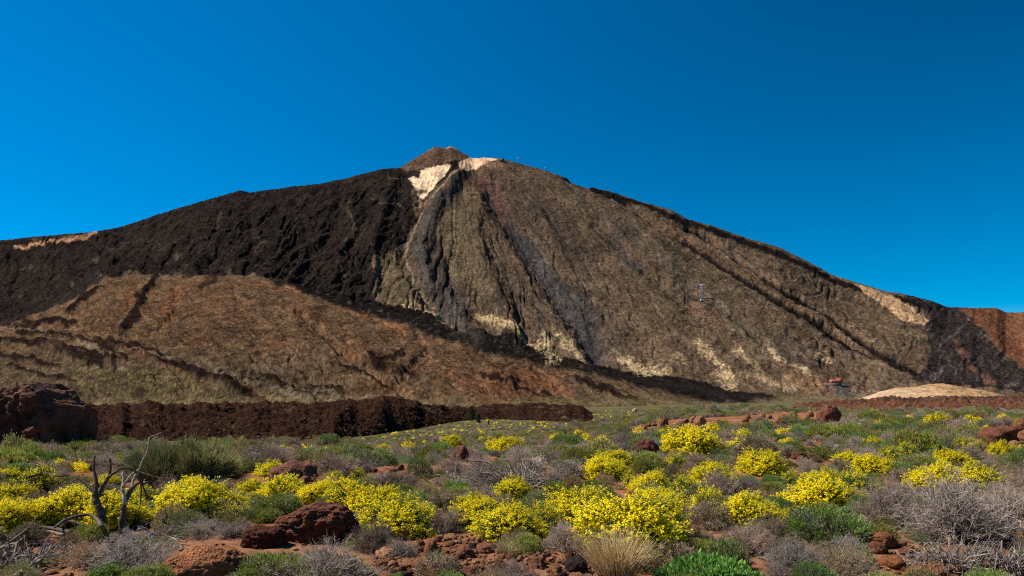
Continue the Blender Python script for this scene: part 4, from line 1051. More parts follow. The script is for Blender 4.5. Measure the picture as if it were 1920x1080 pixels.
for i, (cx, cy, w, k, lab, lm) in enumerate(YEL):
    base = cy + .27 * w
    x, y, z, s = place_px(cx, base, w)
    ch = {'d': FL_DENSE, 'm': FL_MID, 's': FL_SPARSE, 'f': FL_FAR}[k]
    if k == 'd' and w < 50: ch = FL_MID
    g, f = ch[i % 2]
    s *= 1.24
    o = put('flowering_shrub', 'shrub', YG, x, y, z - .02 * s, s, rng.uniform(0, 6.28), [('foliage', g), ('flowers', f)], sz=rng.uniform(.78, 1.0), tilt=rng.normal() * .07)
    PLACED.append((x, y, s * .47))
    note(o, {'d': 'dense yellow flowering shrub', 'm': 'yellow flowering shrub', 's': 'thinly flowered yellow shrub', 'f': 'small yellow flowering shrub'}[k], cx, cy, w, lab or None)
    if lm: LAND.append((cx, cy, lm))

# ------------------------------------------------------------------ other plants read off the photograph: (centre, base row, width, prototype, kind, label, landmark, height factor)
D, Lf, S = 'dry', 'leafy', 'seed'
HAND = [
 (1790, 1008, 235, DRY_BIG[0], D, 'huge dark dry shrub over the pale dead branches at the edge of the view', 'the huge dark dry shrub', 1.0), (1890, 985, 170, DRY_BIG[2], D, 'grey dry shrub rising behind the twisted pale branches in the corner', None, 1.1),
 (1668, 985, 150, DRY_BIG[0], D, 'fan-shaped purple dry shrub between the big right-hand yellow mound and dead branches', 'the fan-shaped purple shrub', 1.15), (1490, 1068, 140, DRY_BIG[2], D, 'low dry shrub of bent dark stems beside the bright green leafy plant', None, .9),
 (1592, 1078, 130, DRY_BIG[1], D, 'brown dry shrub at the bottom edge, beside the orange rocks', None, .9), (1395, 1035, 135, DRY_BIG[2], D, 'dense grey dry shrub just below the long yellow shrub', 'the dense grey shrub', .9),
 (1460, 1010, 110, DRY_BIG[1], D, 'fine brown dry shrub between the dense grey shrub and the spiky green cushion', None, .85), (250, 1075, 190, DRY_BIG[0], D, 'wide dark purple dry shrub in front of the dead tree', 'the wide purple shrub', .8), (160, 1062, 130, DRY_BIG[1], D, 'brown dry shrub at the foot of the dead tree, beside fallen branches', None, .8),
 (700, 1035, 92, DRY_BIG[0], D, 'dry shrub of upright grey stems under the trailing yellow shrub', None, 1.3), (752, 1045, 80, DRY_BIG[2], D, 'straight-stemmed dry shrub at the upper edge of the brown rubble', None, 1.0), (838, 1000, 85, DRY_BIG[2], D, 'dry shrub with a brown seed-head top left of the wide yellow pair', None, 1.3),
 (1058, 1032, 92, DRY_BIG[0], D, 'dry grey shrub between the green-skirted yellow shrub and the tan tuft', None, 1.15), (612, 1098, 215, DRY_BIG[0], D, 'wide dry shrub with green shoots in front of the big craggy boulder', 'the wide dry shrub', .75), (660, 985, 60, DRY[0], D, '', 0, 1), (430, 1005, 80, DRY[0], D, '', 0, .8),
 (385, 1000, 70, DRY[2], D, '', 0, .8), (75, 965, 100, DRY_BIG[0], D, 'dark purple dry shrub between two yellow shrubs left of the dead tree', None, .9), (90, 890, 80, DRY[0], D, '', 0, .8), (740, 915, 90, DRY[0], D, '', 0, .8), (720, 912, 70, DRY[2], D, '', 0, .7), (880, 905, 60, DRY[0], D, '', 0, .9), (905, 905, 60, SEED[1], S, '', 0, .9),
 (1070, 895, 90, DRY[0], D, '', 0, .9), (1040, 912, 60, DRY[2], D, '', 0, .8), (1345, 925, 82, DRY_BIG[0], D, 'dark purple dry shrub hugging the yellow shrub above the long yellow one', None, 1), (1400, 925, 70, DRY[0], D, '', 0, 1), (1240, 965, 66, DRY[2], D, '', 0, .8),
 (1140, 1010, 60, DRY[0], D, '', 0, 1), (1560, 985, 90, DRY[0], D, '', 0, .7), (820, 838, 50, DRY[0], D, '', 0, 1), (990, 838, 40, DRY[0], D, '', 0, 1), (1000, 880, 80, DRY[3], D, '', 0, 1), (830, 850, 40, LEAF[0], Lf, '', 0, 1),
 (1335, 1098, 175, LEAF_BIG[2], Lf, 'bright green leafy plant at the bottom edge, in front of the brown shrubs', 'the bright green plant', .8), (1305, 1048, 50, LEAF_BIG[2], Lf, 'bright green leafy tuft between the brown seed-head shrubs', None, 1.1), (1555, 1012, 165, LEAF_BIG[1], Lf, 'wide spiky pale green cushion above the orange rocks', 'the spiky green cushion', .8), (1500, 985, 80, LEAF_BIG[0], Lf, '', 0, .8),
 (520, 1090, 150, LEAF_BIG[1], Lf, 'grey-green cushion in front of the gap between the two boulders', None, .75), (650, 1085, 100, LEAF_BIG[0], Lf, 'green leafy cushion mixed into the wide dry shrub', None, .9), (672, 1005, 50, LEAF[0], Lf, '', 0, .9), (672, 1030, 45, LEAF_BIG[0], Lf, '', 0, 1), (510, 965, 110, LEAF_BIG[1], Lf, 'pale grey-green cushion between the yellow shrubs and the big craggy boulder', None, .7),
 (430, 970, 90, LEAF[2], Lf, '', 0, .7), (500, 975, 70, LEAF_BIG[0], Lf, '', 0, .7), (780, 950, 60, LEAF[0], Lf, '', 0, 1), (800, 935, 60, LEAF[1], Lf, '', 0, 1), (205, 1085, 70, LEAF_BIG[2], Lf, 'small bright green leafy plant at the bottom edge before the wide purple shrub', None, 1), (1450, 960, 60, LEAF[0], Lf, '', 0, .8), (145, 930, 60, LEAF[0], Lf, '', 0, .7),
 (1062, 880, 50, LEAF[0], Lf, '', 0, .7), (787, 895, 50, LEAF[3], Lf, 'dark green rounded bush behind the drift of yellow shrubs', None, 1.2), (572, 868, 48, LEAF[2], Lf, 'grey-green rounded bush with a yellow shrub at its shoulder', None, 1.1), (618, 838, 42, LEAF[3], Lf, 'dark green round bush on the far edge of the field below the lava flow', 'the dark round bush'), (90, 836, 34, LEAF[3], Lf, 'dark green round bush in front of the shaded rock outcrop', 'the bush before the outcrop', 1.6),
 (207, 828, 28, LEAF[3], Lf, 'dark green bush beside a small yellow shrub near the rock outcrop', None, 1.3), (488, 843, 18, LEAF[3], Lf, '', 0, 1.3), (1275, 852, 50, LEAF[0], Lf, '', 0, 1), (1170, 898, 46, LEAF[0], Lf, '', 0, .9), (1490, 848, 40, LEAF[0], Lf, 'dark green cushion beside bare red soil', None, 1), (1785, 845, 60, LEAF[2], Lf, 'grey-green cushion left of two yellow shrubs below the broad crumbling rock', None, 1),
 (1655, 812, 45, LEAF[0], Lf, '', 0, .8), (1540, 860, 70, LEAF[0], Lf, '', 0, .7), (1720, 878, 80, LEAF_BIG[0], Lf, '', 0, .7), (1690, 890, 60, LEAF[0], Lf, '', 0, .8),
 (1330, 985, 92, SEED[0], S, 'brown seed-head shrub between the largest and the long yellow shrubs', 'the brown seed-head shrub', 1), (1358, 1052, 72, SEED[0], S, 'rounded tan seed-head shrub behind the bright green plant', None, 1), (1268, 1058, 80, SEED[0], S, 'tan seed-head shrub next to the tan grass tuft', None, 1), (1245, 1030, 80, SEED[1], S, 'dark-based brown seed-head shrub under the largest yellow mound', None, .9), (1300, 1020, 70, SEED[1], S, '', 0, .7),
 (830, 955, 72, SEED[0], S, 'tan fluffy shrub left of the wide yellow pair', None, 1), (1130, 935, 48, SEED[1], S, '', 0, 1), (1500, 935, 60, SEED[0], S, '', 0, .8), (1560, 1020, 60, SEED[0], S, '', 0, .8), (1475, 1035, 60, SEED[1], S, '', 0, .8)]
GRP = {D: 'dry leafless shrubs across the field', Lf: 'green leafy cushions across the field', S: 'brown seed-head shrubs in the field'}
PHR = {D: 'dry leafless shrub', Lf: 'green leafy cushion', S: 'brown seed-head shrub'}
NAME = {D: 'dry_shrub', Lf: 'leafy_shrub', S: 'seed_shrub'}
PART = {D: ('stem', 'twigs'), Lf: ('stem', 'leaves'), S: ('stem', 'seed_heads')}
for row in HAND:
    cx, base, w, me, k, lab, lm = row[:7]; hf = row[7] if len(row) > 7 else 1
    x, y, z, s = place_px(cx, min(base, 1110), w)
    s *= 1.08
    p = PART[k]
    o = put(NAME[k], 'shrub', GRP[k], x, y, z - .02 * s, s, rng.uniform(0, 6.28), [(p[0], me[0]), (p[1], me[1])], sz=hf, tilt=rng.normal() * .05)
    PLACED.append((x, y, s * .42))
    note(o, PHR[k], cx, base - .25 * w * hf, w, lab or None)
    if lm: LAND.append((cx, base - .25 * w * hf, lm))

x, y, z, s = place_px(300, 908, 135)
o = put('broom_shrub', 'shrub', 'broom shrubs behind the dead tree', x, y, z, s, .4, [('branch', BROOM[0]), ('stems', BROOM[1])], sz=.95); PLACED.append((x, y, s * .45))
note(o, 'broom', 300, 870, 120, 'grey-green broom shrub rising right behind the dead tree'); LAND.append((300, 870, 'the broom shrub'))
x, y, z, s = place_px(372, 905, 150)
o = put('broom_shrub', 'shrub', 'broom shrubs behind the dead tree', x, y, z, s, 2.2, [('branch', BROOM[0]), ('stems', BROOM[1])], sz=.95); PLACED.append((x, y, s * .45))
note(o, 'broom', 372, 865, 140, 'larger olive broom shrub with bare forked stems below, right of the other')
x, y, z, s = place_px(392, 868, 60)
o = put('dry_shrub', 'shrub', None, x, y, z, s, 1.2, [('stem', DRY[1][0]), ('twigs', DRY[1][1])], sz=1.2)
note(o, 'dry shrub', 392, 850, 60, 'rust-tinted dry shrub behind the larger olive broom')

TUFT = grass_tuft(97, 1000, (.56, .41, .22))
x, y, z, s = place_px(1155, 1098, 150)
o = put('grass_tuft', 'grass tuft', None, x, y, z, s * .95, 0, [('blades', TUFT)], sz=1.0); PLACED.append((x, y, s * .4))
note(o, 'grass tuft', 1155, 1055, 120, 'tan dry grass tuft at the bottom edge below the largest yellow mound'); LAND.append((1155, 1055, 'the tan grass tuft'))
TUFT_S = grass_tuft(98, 260, (.48, .38, .2), .6, .6)
for cx, base, w, lab in [(810, 1062, 60, 'small pale dry tuft spread over the brown rubble'), (952, 1040, 62, 'pale dry stalks at the foot of the green-skirted yellow shrub'), (1640, 800 + 85, 40, 'straw tuft between thinly flowered yellow shrubs'), (1720, 868, 40, 'straw tuft beside the half-hidden yellow dome')]:
    x, y, z, s = place_px(cx, base, w)
    o = put('grass_tuft', 'grass tuft', None, x, y, z, s, rng.uniform(0, 6), [('blades', TUFT_S)], sz=.8); note(o, 'grass tuft', cx, base - 10, w, lab)

# ------------------------------------------------------------------ dead wood
rngw = np.random.default_rng(5)
WOODC = (.085, .060, .045)
def px3(p, depth): return np.array([(p[0] - 960) / F * depth, depth, CAMZ + (HOR - p[1]) / F * depth])
dead = bpy.data.objects.new('dead_tree', None); COL.objects.link(dead)
bx, by, bz = ground_hit(210, 1012); DT = by
dead.location = (bx, by, bz); dead['category'] = 'dead tree'; dead['label'] = 'bare dead tree with two forked trunks among yellow shrubs'
note(dead, 'dead tree', 210, 920, 140, dead['label']); LAND.append((210, 920, 'the dead tree'))
def limb(name, pts, r0, r1, dy=0.0, c=WOODC, parent=dead, sides=7):
    P = np.array([px3(p, DT + dy + .05 * j * (1 if dy >= 0 else -1) * .6) for j, p in enumerate(pts)])
    P = smooth_path(P, 6)
    mb = MB(); tube(mb, P - np.array(parent.location), np.linspace(r0, r1, len(P)) * .68 * rngw.uniform(.88, 1.14, len(P)), c, sides, rngw, .14)
    return link(name, mb.mesh(name, M_WOOD), parent)
limb('trunk', [(199, 1018), (196, 995), (193, 970), (184, 948), (180, 935), (179, 926)], .075, .050)
limb('branch', [(179, 928), (174, 920), (161, 907), (142, 893)], .045, .018)
limb('branch', [(180, 924), (181, 905), (177, 885), (176, 868), (178, 855)], .038, .014)
limb('branch', [(181, 932), (187, 927), (193, 913), (203, 896), (207, 878), (206, 861)], .042, .018)
limb('branch', [(206, 864), (203, 857), (197, 852)], .014, .006)
limb('branch', [(184, 932), (190, 929), (196, 926)], .025, .014)
limb('branch', [(203, 895), (220, 883), (233, 877), (247, 880), (260, 889), (268, 911), (280, 941)], .026, .010, .04)
limb('branch', [(207, 870), (217, 871), (228, 876)], .012, .005)
limb('trunk', [(225, 1012), (228, 992), (231, 967), (234, 945), (241, 926), (250, 911)], .055, .038, .12)
limb('branch', [(249, 913), (260, 906), (270, 907), (279, 903), (291, 901)], .030, .010, .12)
limb('branch', [(234, 946), (233, 930), (230, 915), (232, 900), (230, 888)], .034, .022, .12, (.33, .27, .22))
limb('branch', [(248, 914), (250, 902), (254, 890)], .03, .018, .14, (.36, .29, .23))
limb('branch', [(231, 912), (240, 899), (250, 887), (261, 880), (267, 864), (275, 850), (279, 831), (281, 820), (293, 816), (302, 811)], .020, .008, .16, (.24, .19, .155))
limb('branch', [(281, 829), (290, 830), (297, 827)], .007, .003, .3)
limb('branch', [(259, 888), (265, 915), (264, 935), (262, 955)], .018, .008, .10)
limb('branch', [(258, 884), (272, 896), (285, 909), (296, 930)], .014, .005, .10)
limb('branch', [(262, 885), (275, 889), (290, 893), (303, 896)], .012, .004, .2, (.26, .21, .17))

def on_ground(px, py, lift):
    u = (px - 960) / F; v = (HOR - py) / F
    ys = np.geomspace(3.0, 200, 1500); d = (CAMZ + v * ys) - ground_z(u * ys, ys) - lift
    k = np.nonzero(d < 0)[0]; yy = ys[k[0]] if len(k) else 200
    return np.array([u * yy, yy, CAMZ + v * yy])
def fallen(pts, r0, r1, lab, lift=.12, c=WOODC, px=None):
    P = smooth_path([on_ground(p[0], p[1], lift) for p in pts], 7)
    o = bpy.data.objects.new('fallen_branch', None); COL.objects.link(o); o.location = P[0] - [0, 0, lift]
    mb = MB(); tube(mb, P, np.linspace(r0, r1, len(P)), c, 7, rngw, .12)
    n = len(P)
    for j in range(3):                                   # a few side twigs
        i = int(rngw.integers(n // 3, n - 1)); d = unit(rngw.normal(size=3) + [0, 0, .4]) * rngw.uniform(.12, .3)
        tube(mb, smooth_path([P[i], P[i] + d * .5 + rngw.normal(size=3) * .02, P[i] + d], 3), np.linspace(r1 * .8, .003, 7), c, 5, rngw, .1)
    me = mb.mesh('fallen_branch', M_WOOD)
    a = np.empty(len(me.vertices) * 3, np.float32); me.vertices.foreach_get('co', a); a = a.reshape(-1, 3) - np.array(o.location, np.float32); me.vertices.foreach_set('co', a.ravel()); me.update()
    o2 = bpy.data.objects.new('fallen_branch', me); COL.objects.link(o2); o2.location = o.location; bpy.data.objects.remove(o)
    o2.name = 'fallen_branch'; o2['category'] = 'branch'; o2['label'] = lab; o2['group'] = 'fallen dead branches around the dead tree'
    note(o2, 'branch', pts[len(pts) // 2][0], pts[len(pts) // 2][1], 60, lab)
GW = (.20, .155, .12)
fallen([(191, 988), (181, 973), (167, 965), (141, 969), (119, 977), (104, 988)], .024, .015, 'thick arched dead branch rising beside the dead tree trunk', .25)
fallen([(133, 999), (104, 992), (78, 989), (56, 991), (28, 1010), (0, 1029)], .026, .015, 'long dead branch sloping down to the edge of the view from the dead tree', .16)
fallen([(120, 1004), (90, 996), (60, 1001), (30, 1020), (6, 1043)], .022, .012, 'thinner dead branch lying right under the long sloping one', .08, GW)
fallen([(81, 1030), (70, 1042), (44, 1045), (6, 1051)], .028, .018, 'forked dead branch on the bottom litter, bent at its end', .07)
fallen([(96, 1041), (74, 1053), (48, 1066), (24, 1082)], .024, .014, 'dead branch slanting to the bottom edge in front of the other branches', .07, GW)
fallen([(60, 1035), (30, 1036), (0, 1040)], .018, .012, 'thin dead branch pointing straight at the side edge of the view', .05)
fallen([(167, 992), (150, 982), (130, 978), (112, 990)], .020, .012, 'short dead branch under the thick arched one', .14)
fallen([(317, 999), (337, 974), (348, 957), (359, 943), (366, 930), (379, 922)], .030, .010, 'bare branch leaning up in front of the dense yellow shrub', .08, (.22, .17, .14))
fallen([(317, 997), (325, 984), (339, 976), (359, 974), (371, 981)], .022, .010, 'arched grey branch at the foot of the leaning bare branch', .06, GW)
fallen([(263, 984), (279, 981), (300, 984), (318, 988), (342, 992)], .028, .018, 'dead log lying between the dead tree and the leaning branch', .06)
fallen([(275, 1000), (300, 1000), (330, 1012), (350, 1016)], .018, .010, 'pale stick lying below the dead log', .05, GW)
fallen([(52, 895), (70, 890), (84, 886), (105, 893), (130, 890)], .02, .008, 'dark thin branch lying across the yellow shrubs near the edge of the view', .35)
fallen([(20, 910), (40, 903), (60, 908)], .018, .008, 'short dark branch among small yellow shrubs near the edge of the view', .25)

def branch_heap(cx, base, w, h, n, c, lab, lm, seed, rmax=.012, dark=0.0):
    """heap of bleached crooked branches"""
    r = np.random.default_rng(seed); x, y, z = ground_hit(cx, base); s = w * y / F; H = h * y / F
    mb = MB(); thick = MB()
    for j in range(n):
        ph = r.uniform(0, 6.28); a = np.array([np.cos(ph) * s * .5 * r.uniform(0, .55), np.sin(ph) * s * .3 * r.uniform(0, .6), r.uniform(0, .25) * H])
        d = np.array([np.cos(ph) + r.normal() * .5, (np.sin(ph) + r.normal() * .5) * .7, r.uniform(-.05, .7)]); d /= np.linalg.norm(d)
        L = s * r.uniform(.18, .42)
        p1 = a + d * L * .35 + r.normal(size=3) * .05 * s * .4; p1[2] = abs(p1[2])
        p2 = a + d * L * .7 + r.normal(size=3) * .09 * s * .4 + [0, 0, H * r.uniform(-.05, .15)]
        p3 = a + d * L + r.normal(size=3) * .14 * s * .4 - [0, 0, H * r.uniform(-.1, .3)]
        P = smooth_path([a, p1, p2, p3], 4); P[:, 2] = np.maximum(P[:, 2], .01)
        big = r.uniform() < .12
        rr = rmax * (r.uniform(1.2, 2.0) if big else r.uniform(.3, .9))
        tube(thick if big else mb, P, np.linspace(rr, rr * .4, len(P)), np.array(c) * r.uniform(.5, 1.25), 5, r, .12)
    o = put('branch_heap', 'branches', None, x, y, z - .02, 1, 0, [('branches', mb.mesh('branch_heap', M_WOOD)), ('limbs', thick.mesh('branch_heap_limbs', M_WOOD))])
    o['label'] = lab; PLACED.append((x, y, s * .35)); note(o, 'branch heap', cx, base - h * .5, w, lab)
    if lm: LAND.append((cx, base - h * .5, lm))
PALEW = (.27, .215, .17)
branch_heap(965, 912, 180, 55, 260, PALEW, 'heap of pale bleached dead branches in the middle of the field', 'the pale branch heap', 301)
branch_heap(860, 905, 100, 36, 110, PALEW, 'smaller heap of thin white dead branches near the red pinnacle', None, 302, .010)
branch_heap(1790, 1072, 190, 75, 460, (.25, .20, .16), 'tangle of pale dead branches under the huge dark dry shrub', 'the pale branch tangle', 303, .008)
branch_heap(1885, 1078, 130, 120, 300, (.22, .175, .14), 'twisted upright dead branches in the bottom corner', 'the twisted corner branches', 304, .009)
branch_heap(60, 1062, 170, 40, 240, (.21, .165, .135), 'litter of dead sticks around the fallen branches at the bottom corner', None, 305, .012)
branch_heap(310, 1010, 110, 26, 130, (.21, .17, .14), 'scatter of thin dead sticks between the dead tree and the boulders', None, 306, .009)
branch_heap(690, 838, 46, 30, 60, (.33, .28, .24), 'small spray of pale dead twigs left of the lone green-stemmed yellow shrub', None, 307, .011)
branch_heap(450, 870, 60, 28, 90, (.26, .21, .18), 'tangle of grey twigs between the broom and small yellow shrubs', None, 308, .009)
branch_heap(1160, 845, 70, 40, 90, (.15, .115, .10), 'dark bare twigs left of the round maroon rock', None, 309, .010)
branch_heap(1480, 1060, 90, 45, 110, (.16, .12, .10), 'dark crooked dead stems beside the bright green plant', None, 310, .012)
branch_heap(330, 905, 120, 30, 110, (.20, .16, .14), 'tangle of bare grey sticks at the foot of the broom shrubs', None, 311, .012)

# ------------------------------------------------------------------ loose rocks
ROCKSPOTS = []
def in_poly(x, y, P):
    c = False; j = len(P) - 1
    for i in range(len(P)):
        if (P[i][1] > y) != (P[j][1] > y) and x < (P[j][0] - P[i][0]) * (y - P[i][1]) / (P[j][1] - P[i][1]) + P[i][0]: c = not c
        j = i
    return c
def scatter_rocks(P, n, lo, hi, what, seed, pal):
    r = np.random.default_rng(seed); P = np.array(P); a = P.min(0); b = P.max(0); got = []
    for _ in range(n * 40):
        if len(got) >= n: break
        cx, cy = r.uniform(a, b)
        if not in_poly(cx, cy, P): continue
        w = lo + (hi - lo) * r.uniform() ** 2.2
        if any((cx - g[0]) ** 2 + (2.0 * (cy - g[1])) ** 2 < (.36 * (w + g[2])) ** 2 for g in got): continue
        got.append((cx, cy, w))
    for cx, cy, w in got:
        ROCKSPOTS.append((cx, cy, w, what, pal[int(r.integers(len(pal)))], r.uniform(0, 6.28), r.uniform(.7, 1.25), r.uniform(0, 1)))
MIX = ROCKS + ROCKS_TAN * 2 + ROCK_DARK[:1]
scatter_rocks([(690, 1085), (712, 1030), (770, 1030), (820, 1002), (880, 1010), (960, 1034), (1090, 1038), (1105, 1085)], 120, 14, 56, 'rubble rock', 401, MIX)
scatter_rocks([(670, 905), (700, 880), (790, 868), (830, 878), (800, 892), (700, 905)], 26, 8, 26, 'bare-patch rock', 402, ROCKS)
scatter_rocks([(500, 905), (545, 860), (640, 860), (640, 880), (590, 910)], 20, 8, 30, 'loose rock', 403, ROCKS)
scatter_rocks([(815, 878), (835, 852), (895, 860), (960, 850), (975, 862), (880, 882)], 18, 8, 30, 'loose rock', 404, ROCKS)
scatter_rocks([(1140, 812), (1250, 790), (1330, 786), (1440, 778), (1540, 776), (1560, 795), (1440, 806), (1330, 812), (1210, 822)], 70, 10, 30, 'far rubble-band rock', 405, ROCKS)
scatter_rocks([(1150, 945), (1180, 920), (1205, 925), (1200, 950)], 9, 8, 22, 'soil-patch rock', 406, ROCKS)
scatter_rocks([(1480, 850), (1500, 835), (1525, 835), (1530, 862), (1500, 870)], 9, 7, 20, 'loose rock', 407, ROCKS)
scatter_rocks([(1840, 850), (1850, 800), (1930, 795), (1930, 850)], 16, 10, 34, 'loose rock', 408, ROCKS)
scatter_rocks([(1640, 1085), (1630, 1000), (1720, 1020), (1800, 1055), (1920, 1060), (1920, 1085)], 22, 12, 38, 'loose rock', 409, ROCKS_TAN + ROCKS[:2])
scatter_rocks([(1560, 790), (1700, 776), (1900, 776), (1910, 800), (1700, 802), (1580, 806)], 24, 8, 22, 'field-top rock', 410, ROCKS)
scatter_rocks([(300, 970), (380, 970), (410, 985), (330, 990)], 6, 8, 18, 'loose rock', 411, ROCKS)
scatter_rocks([(200, 1085), (20, 1085), (60, 1055), (110, 1060)], 8, 14, 40, 'loose rock', 412, ROCKS_TAN)
scatter_rocks([(1230, 1085), (1262, 1062), (1290, 1085)], 3, 18, 34, 'loose rock', 413, ROCKS_TAN)
ROCKSPOTS = sorted(ROCKSPOTS, key=lambda q: -q[2])[:290]
for cx, cy, w, what, me, rot, sz, sink in ROCKSPOTS:
    x, y, z, s = place_px(cx, cy + .25 * w, w)
    s /= mesh_dims(me)[0]
    o = link('rock', me, loc=(x, y, z - (.06 + .12 * sink) * s), category='rock', group='loose lava rocks on the ground')
    o.rotation_euler = (0, 0, rot); o.scale = (s, s, s * sz)
    tone_ = 'tan' if me in ROCKS_TAN else ('dark' if me in ROCK_DARK else 'red')
    note(o, ('small ' if w < 18 else ('large ' if w > 32 else '')) + tone_ + ' ' + what, cx, cy, w)
PLACED_ROCK = [(q[0], q[1], q[2]) for q in ROCKSPOTS]

# gravel between the rocks: nobody could count it
r = np.random.default_rng(420); mb = MB(); v0, f0 = ICO[1]
GP = np.array([(685, 1090), (705, 1030), (780, 1020), (830, 1000), (900, 1008), (1110, 1030), (1115, 1090)])
pp = []
while len(pp) < 2200:
    c_ = r.uniform([0, 760], [1920, 1088])
    if in_poly(c_[0], c_[1], GP) or r.uniform() < .05: pp.append(c_)
u_ = (np.array(pp)[:, 0] - 960) / F; yy = 1.7 * F / (np.array(pp)[:, 1] - HOR)
gxp = u_ * yy; gzp = ground_z(gxp, yy) + .01; sz_ = r.uniform(.008, .032, len(pp)) * np.minimum(yy / 8, 3)
V = v0[None] * sz_[:, None, None] * r.uniform(.6, 1.3, (len(pp), len(v0), 1)) * np.array([1, 1, .7]) + np.stack([gxp, yy, gzp], 1)[:, None]
gcol = np.array([.25, .115, .06]) * r.uniform(.5, 1.5, (len(pp), 1)) * r.uniform(.85, 1.15, (len(pp), 3))
mb.add(V, np.repeat(gcol[:, None], len(v0), 1), tris=(np.arange(len(pp))[:, None, None] * len(v0) + f0[None]).reshape(-1, 3))
link('gravel', mb.mesh('gravel', M_ROCK), kind='stuff')

# ------------------------------------------------------------------ the rest of the field: shrubs placed by chance where nothing stands yet
r = np.random.default_rng(900)
PL = np.array(PLACED)
BARE = [((690, 1085), (712, 1030), (770, 1032), (820, 1004), (880, 1012), (960, 1036), (1090, 1040), (1105, 1085)), ((660, 908), (700, 878), (790, 866), (830, 878), (800, 894), (700, 908)), ((520, 905), (548, 862), (620, 864), (590, 908)),
        ((1150, 945), (1180, 918), (1205, 925), (1200, 950)), ((1480, 850), (1500, 835), (1525, 835), (1530, 862), (1500, 870)), ((300, 990), (300, 962), (350, 962), (360, 985)), ((290, 1090), (300, 1040), (460, 1000), (660, 940), (660, 1040), (470, 1090)),
        ((1135, 815), (1250, 788), (1340, 783), (1440, 776), (1545, 774), (1565, 792), (1440, 800), (1330, 806), (1210, 818)), ((1835, 852), (1850, 805), (1930, 800), (1930, 850)), ((815, 880), (835, 856), (895, 862), (960, 855), (965, 864), (880, 884)),
        ((1640, 1085), (1630, 1005), (1720, 1022), (1920, 1060), (1920, 1085))]
cand = []
yy = 5.9
while yy < 330:
    step = .56 * (1 + yy / 75)
    nx = int(1.46 * yy / step) + 1
    xs = np.linspace(-.73 * yy, .73 * yy, nx) + r.normal(size=nx) * step * .33
    ys = yy + r.normal(size=nx) * step * .33
    cand.append(np.stack([xs, ys], 1)); yy += step * .9
cand = np.concatenate(cand)
Lc = np.interp(cand[:, 0] / cand[:, 1], _LU, _LD)
cand = cand[(cand[:, 1] < np.where(cand[:, 0] / cand[:, 1] > .34, np.minimum(Lc + 12, 111), Lc + 12)) & (cand[:, 1] > 5.6)]
cz = ground_z(cand[:, 0], cand[:, 1])
ipx, ipy = image_of(cand[:, 0], cand[:, 1], cz)
kindn = fbm2(cand[:, 0] / 5, cand[:, 1] / 7, 3, 901); kn2 = n2(cand[:, 0] / 2.3, cand[:, 1] / 2.3, 905)
FILL = []
for i in range(len(cand)):
    x, y = cand[i]
    sz0 = np.clip(r.lognormal(-.46, .36), .28, 1.35) * (.85 + .25 * min(y / 60, 1))
    dd = np.hypot(PL[:, 0] - x, PL[:, 1] - y) - PL[:, 2]
    if dd.min() < sz0 * .22: continue
    # nothing tall right in front of a shrub that the photograph shows clear
    ahead = (PL[:, 1] > y) & (PL[:, 1] < y + 2.2 + .09 * y) & (np.abs(PL[:, 0] / PL[:, 1] - x / y) < (PL[:, 2] * .9) / PL[:, 1] + sz0 * .2 / y)
    if ahead.any(): sz0 = min(sz0, .40 + .08 * r.uniform() + .004 * y)
    if any(in_poly(ipx[i], ipy[i], b) for b in BARE): continue
    q = kindn[i] + .45 * kn2[i] + r.normal() * .28 + .10 * (x / y > .05)
    if 1440 < ipx[i] < 1930 and 772 < ipy[i] < 800 and r.uniform() < .35: continue
    k = Lf if q > .13 else (S if q < -.52 else D)
    if k == D and y < 12 and r.uniform() < .25: k = Lf
    FILL.append((x, y, cz[i], sz0, k, ipx[i], ipy[i], sz0 / y * F))
FILL.sort(key=lambda t: -t[7])
cnt = {D: sum(1 for h in HAND if h[4] == D) + 2, Lf: sum(1 for h in HAND if h[4] == Lf), S: sum(1 for h in HAND if h[4] == S)}
CAP = {D: 285, Lf: 285, S: 90}
REST = []
SRC = {}
tone = {D: ['purple-grey', 'brown', 'grey', 'pale'], Lf: ['green', 'olive', 'grey-green', 'dark green'], S: ['tan', 'brown']}
for x, y, z, s, k, px, py, w in FILL:
    j = int(r.integers(0, 100)); rot = r.uniform(0, 6.28)
    protos = {D: DRY, Lf: LEAF, S: SEED}[k]
    v = [0, 0, 0, 1, 1, 2, 2, 2, 0, 3][j % 10] if k == D else ([0, 0, 1, 1, 2, 2, 2, 0, 3, 1][j % 10] if k == Lf else j % 2)
    near_ = w > 48
    inview = -20 < px < 1940 and py < 1130
    if not inview or cnt[k] >= CAP[k] or w < 12:
        REST.append((x, y, z, s, k, v, rot)); continue
    cnt[k] += 1
    me = protos[v]
    hf = r.uniform(.8, 1.25)
    p = PART[k]
    if near_:
        if k == D: me = DRY_BIG[[0, 1, 2, 2][v]]
        if k == Lf and r.uniform() < .6: me = LEAF_BIG[[0, 0, 1, 0][v]]
    o = put(NAME[k], 'shrub', GRP[k], x, y, z - .02 * s, s, rot, [(p[0], me[0]), (p[1], me[1])], sz=hf, tilt=r.normal() * .08)
    tn = tone[k][v]
    big = 'small ' if w < 24 else ('' if w < 46 else 'large ')
    note(o, big + {D: tn + ' dry shrub', Lf: tn + ' leafy cushion', S: tn + ' seed-head shrub'}[k], px, py - .25 * w, w)
    if (k, v) not in SRC and not near_: SRC[(k, v)] = [c for c in o.children if c.name.split('.')[0] in ('twigs', 'leaves', 'seed_heads')][0]

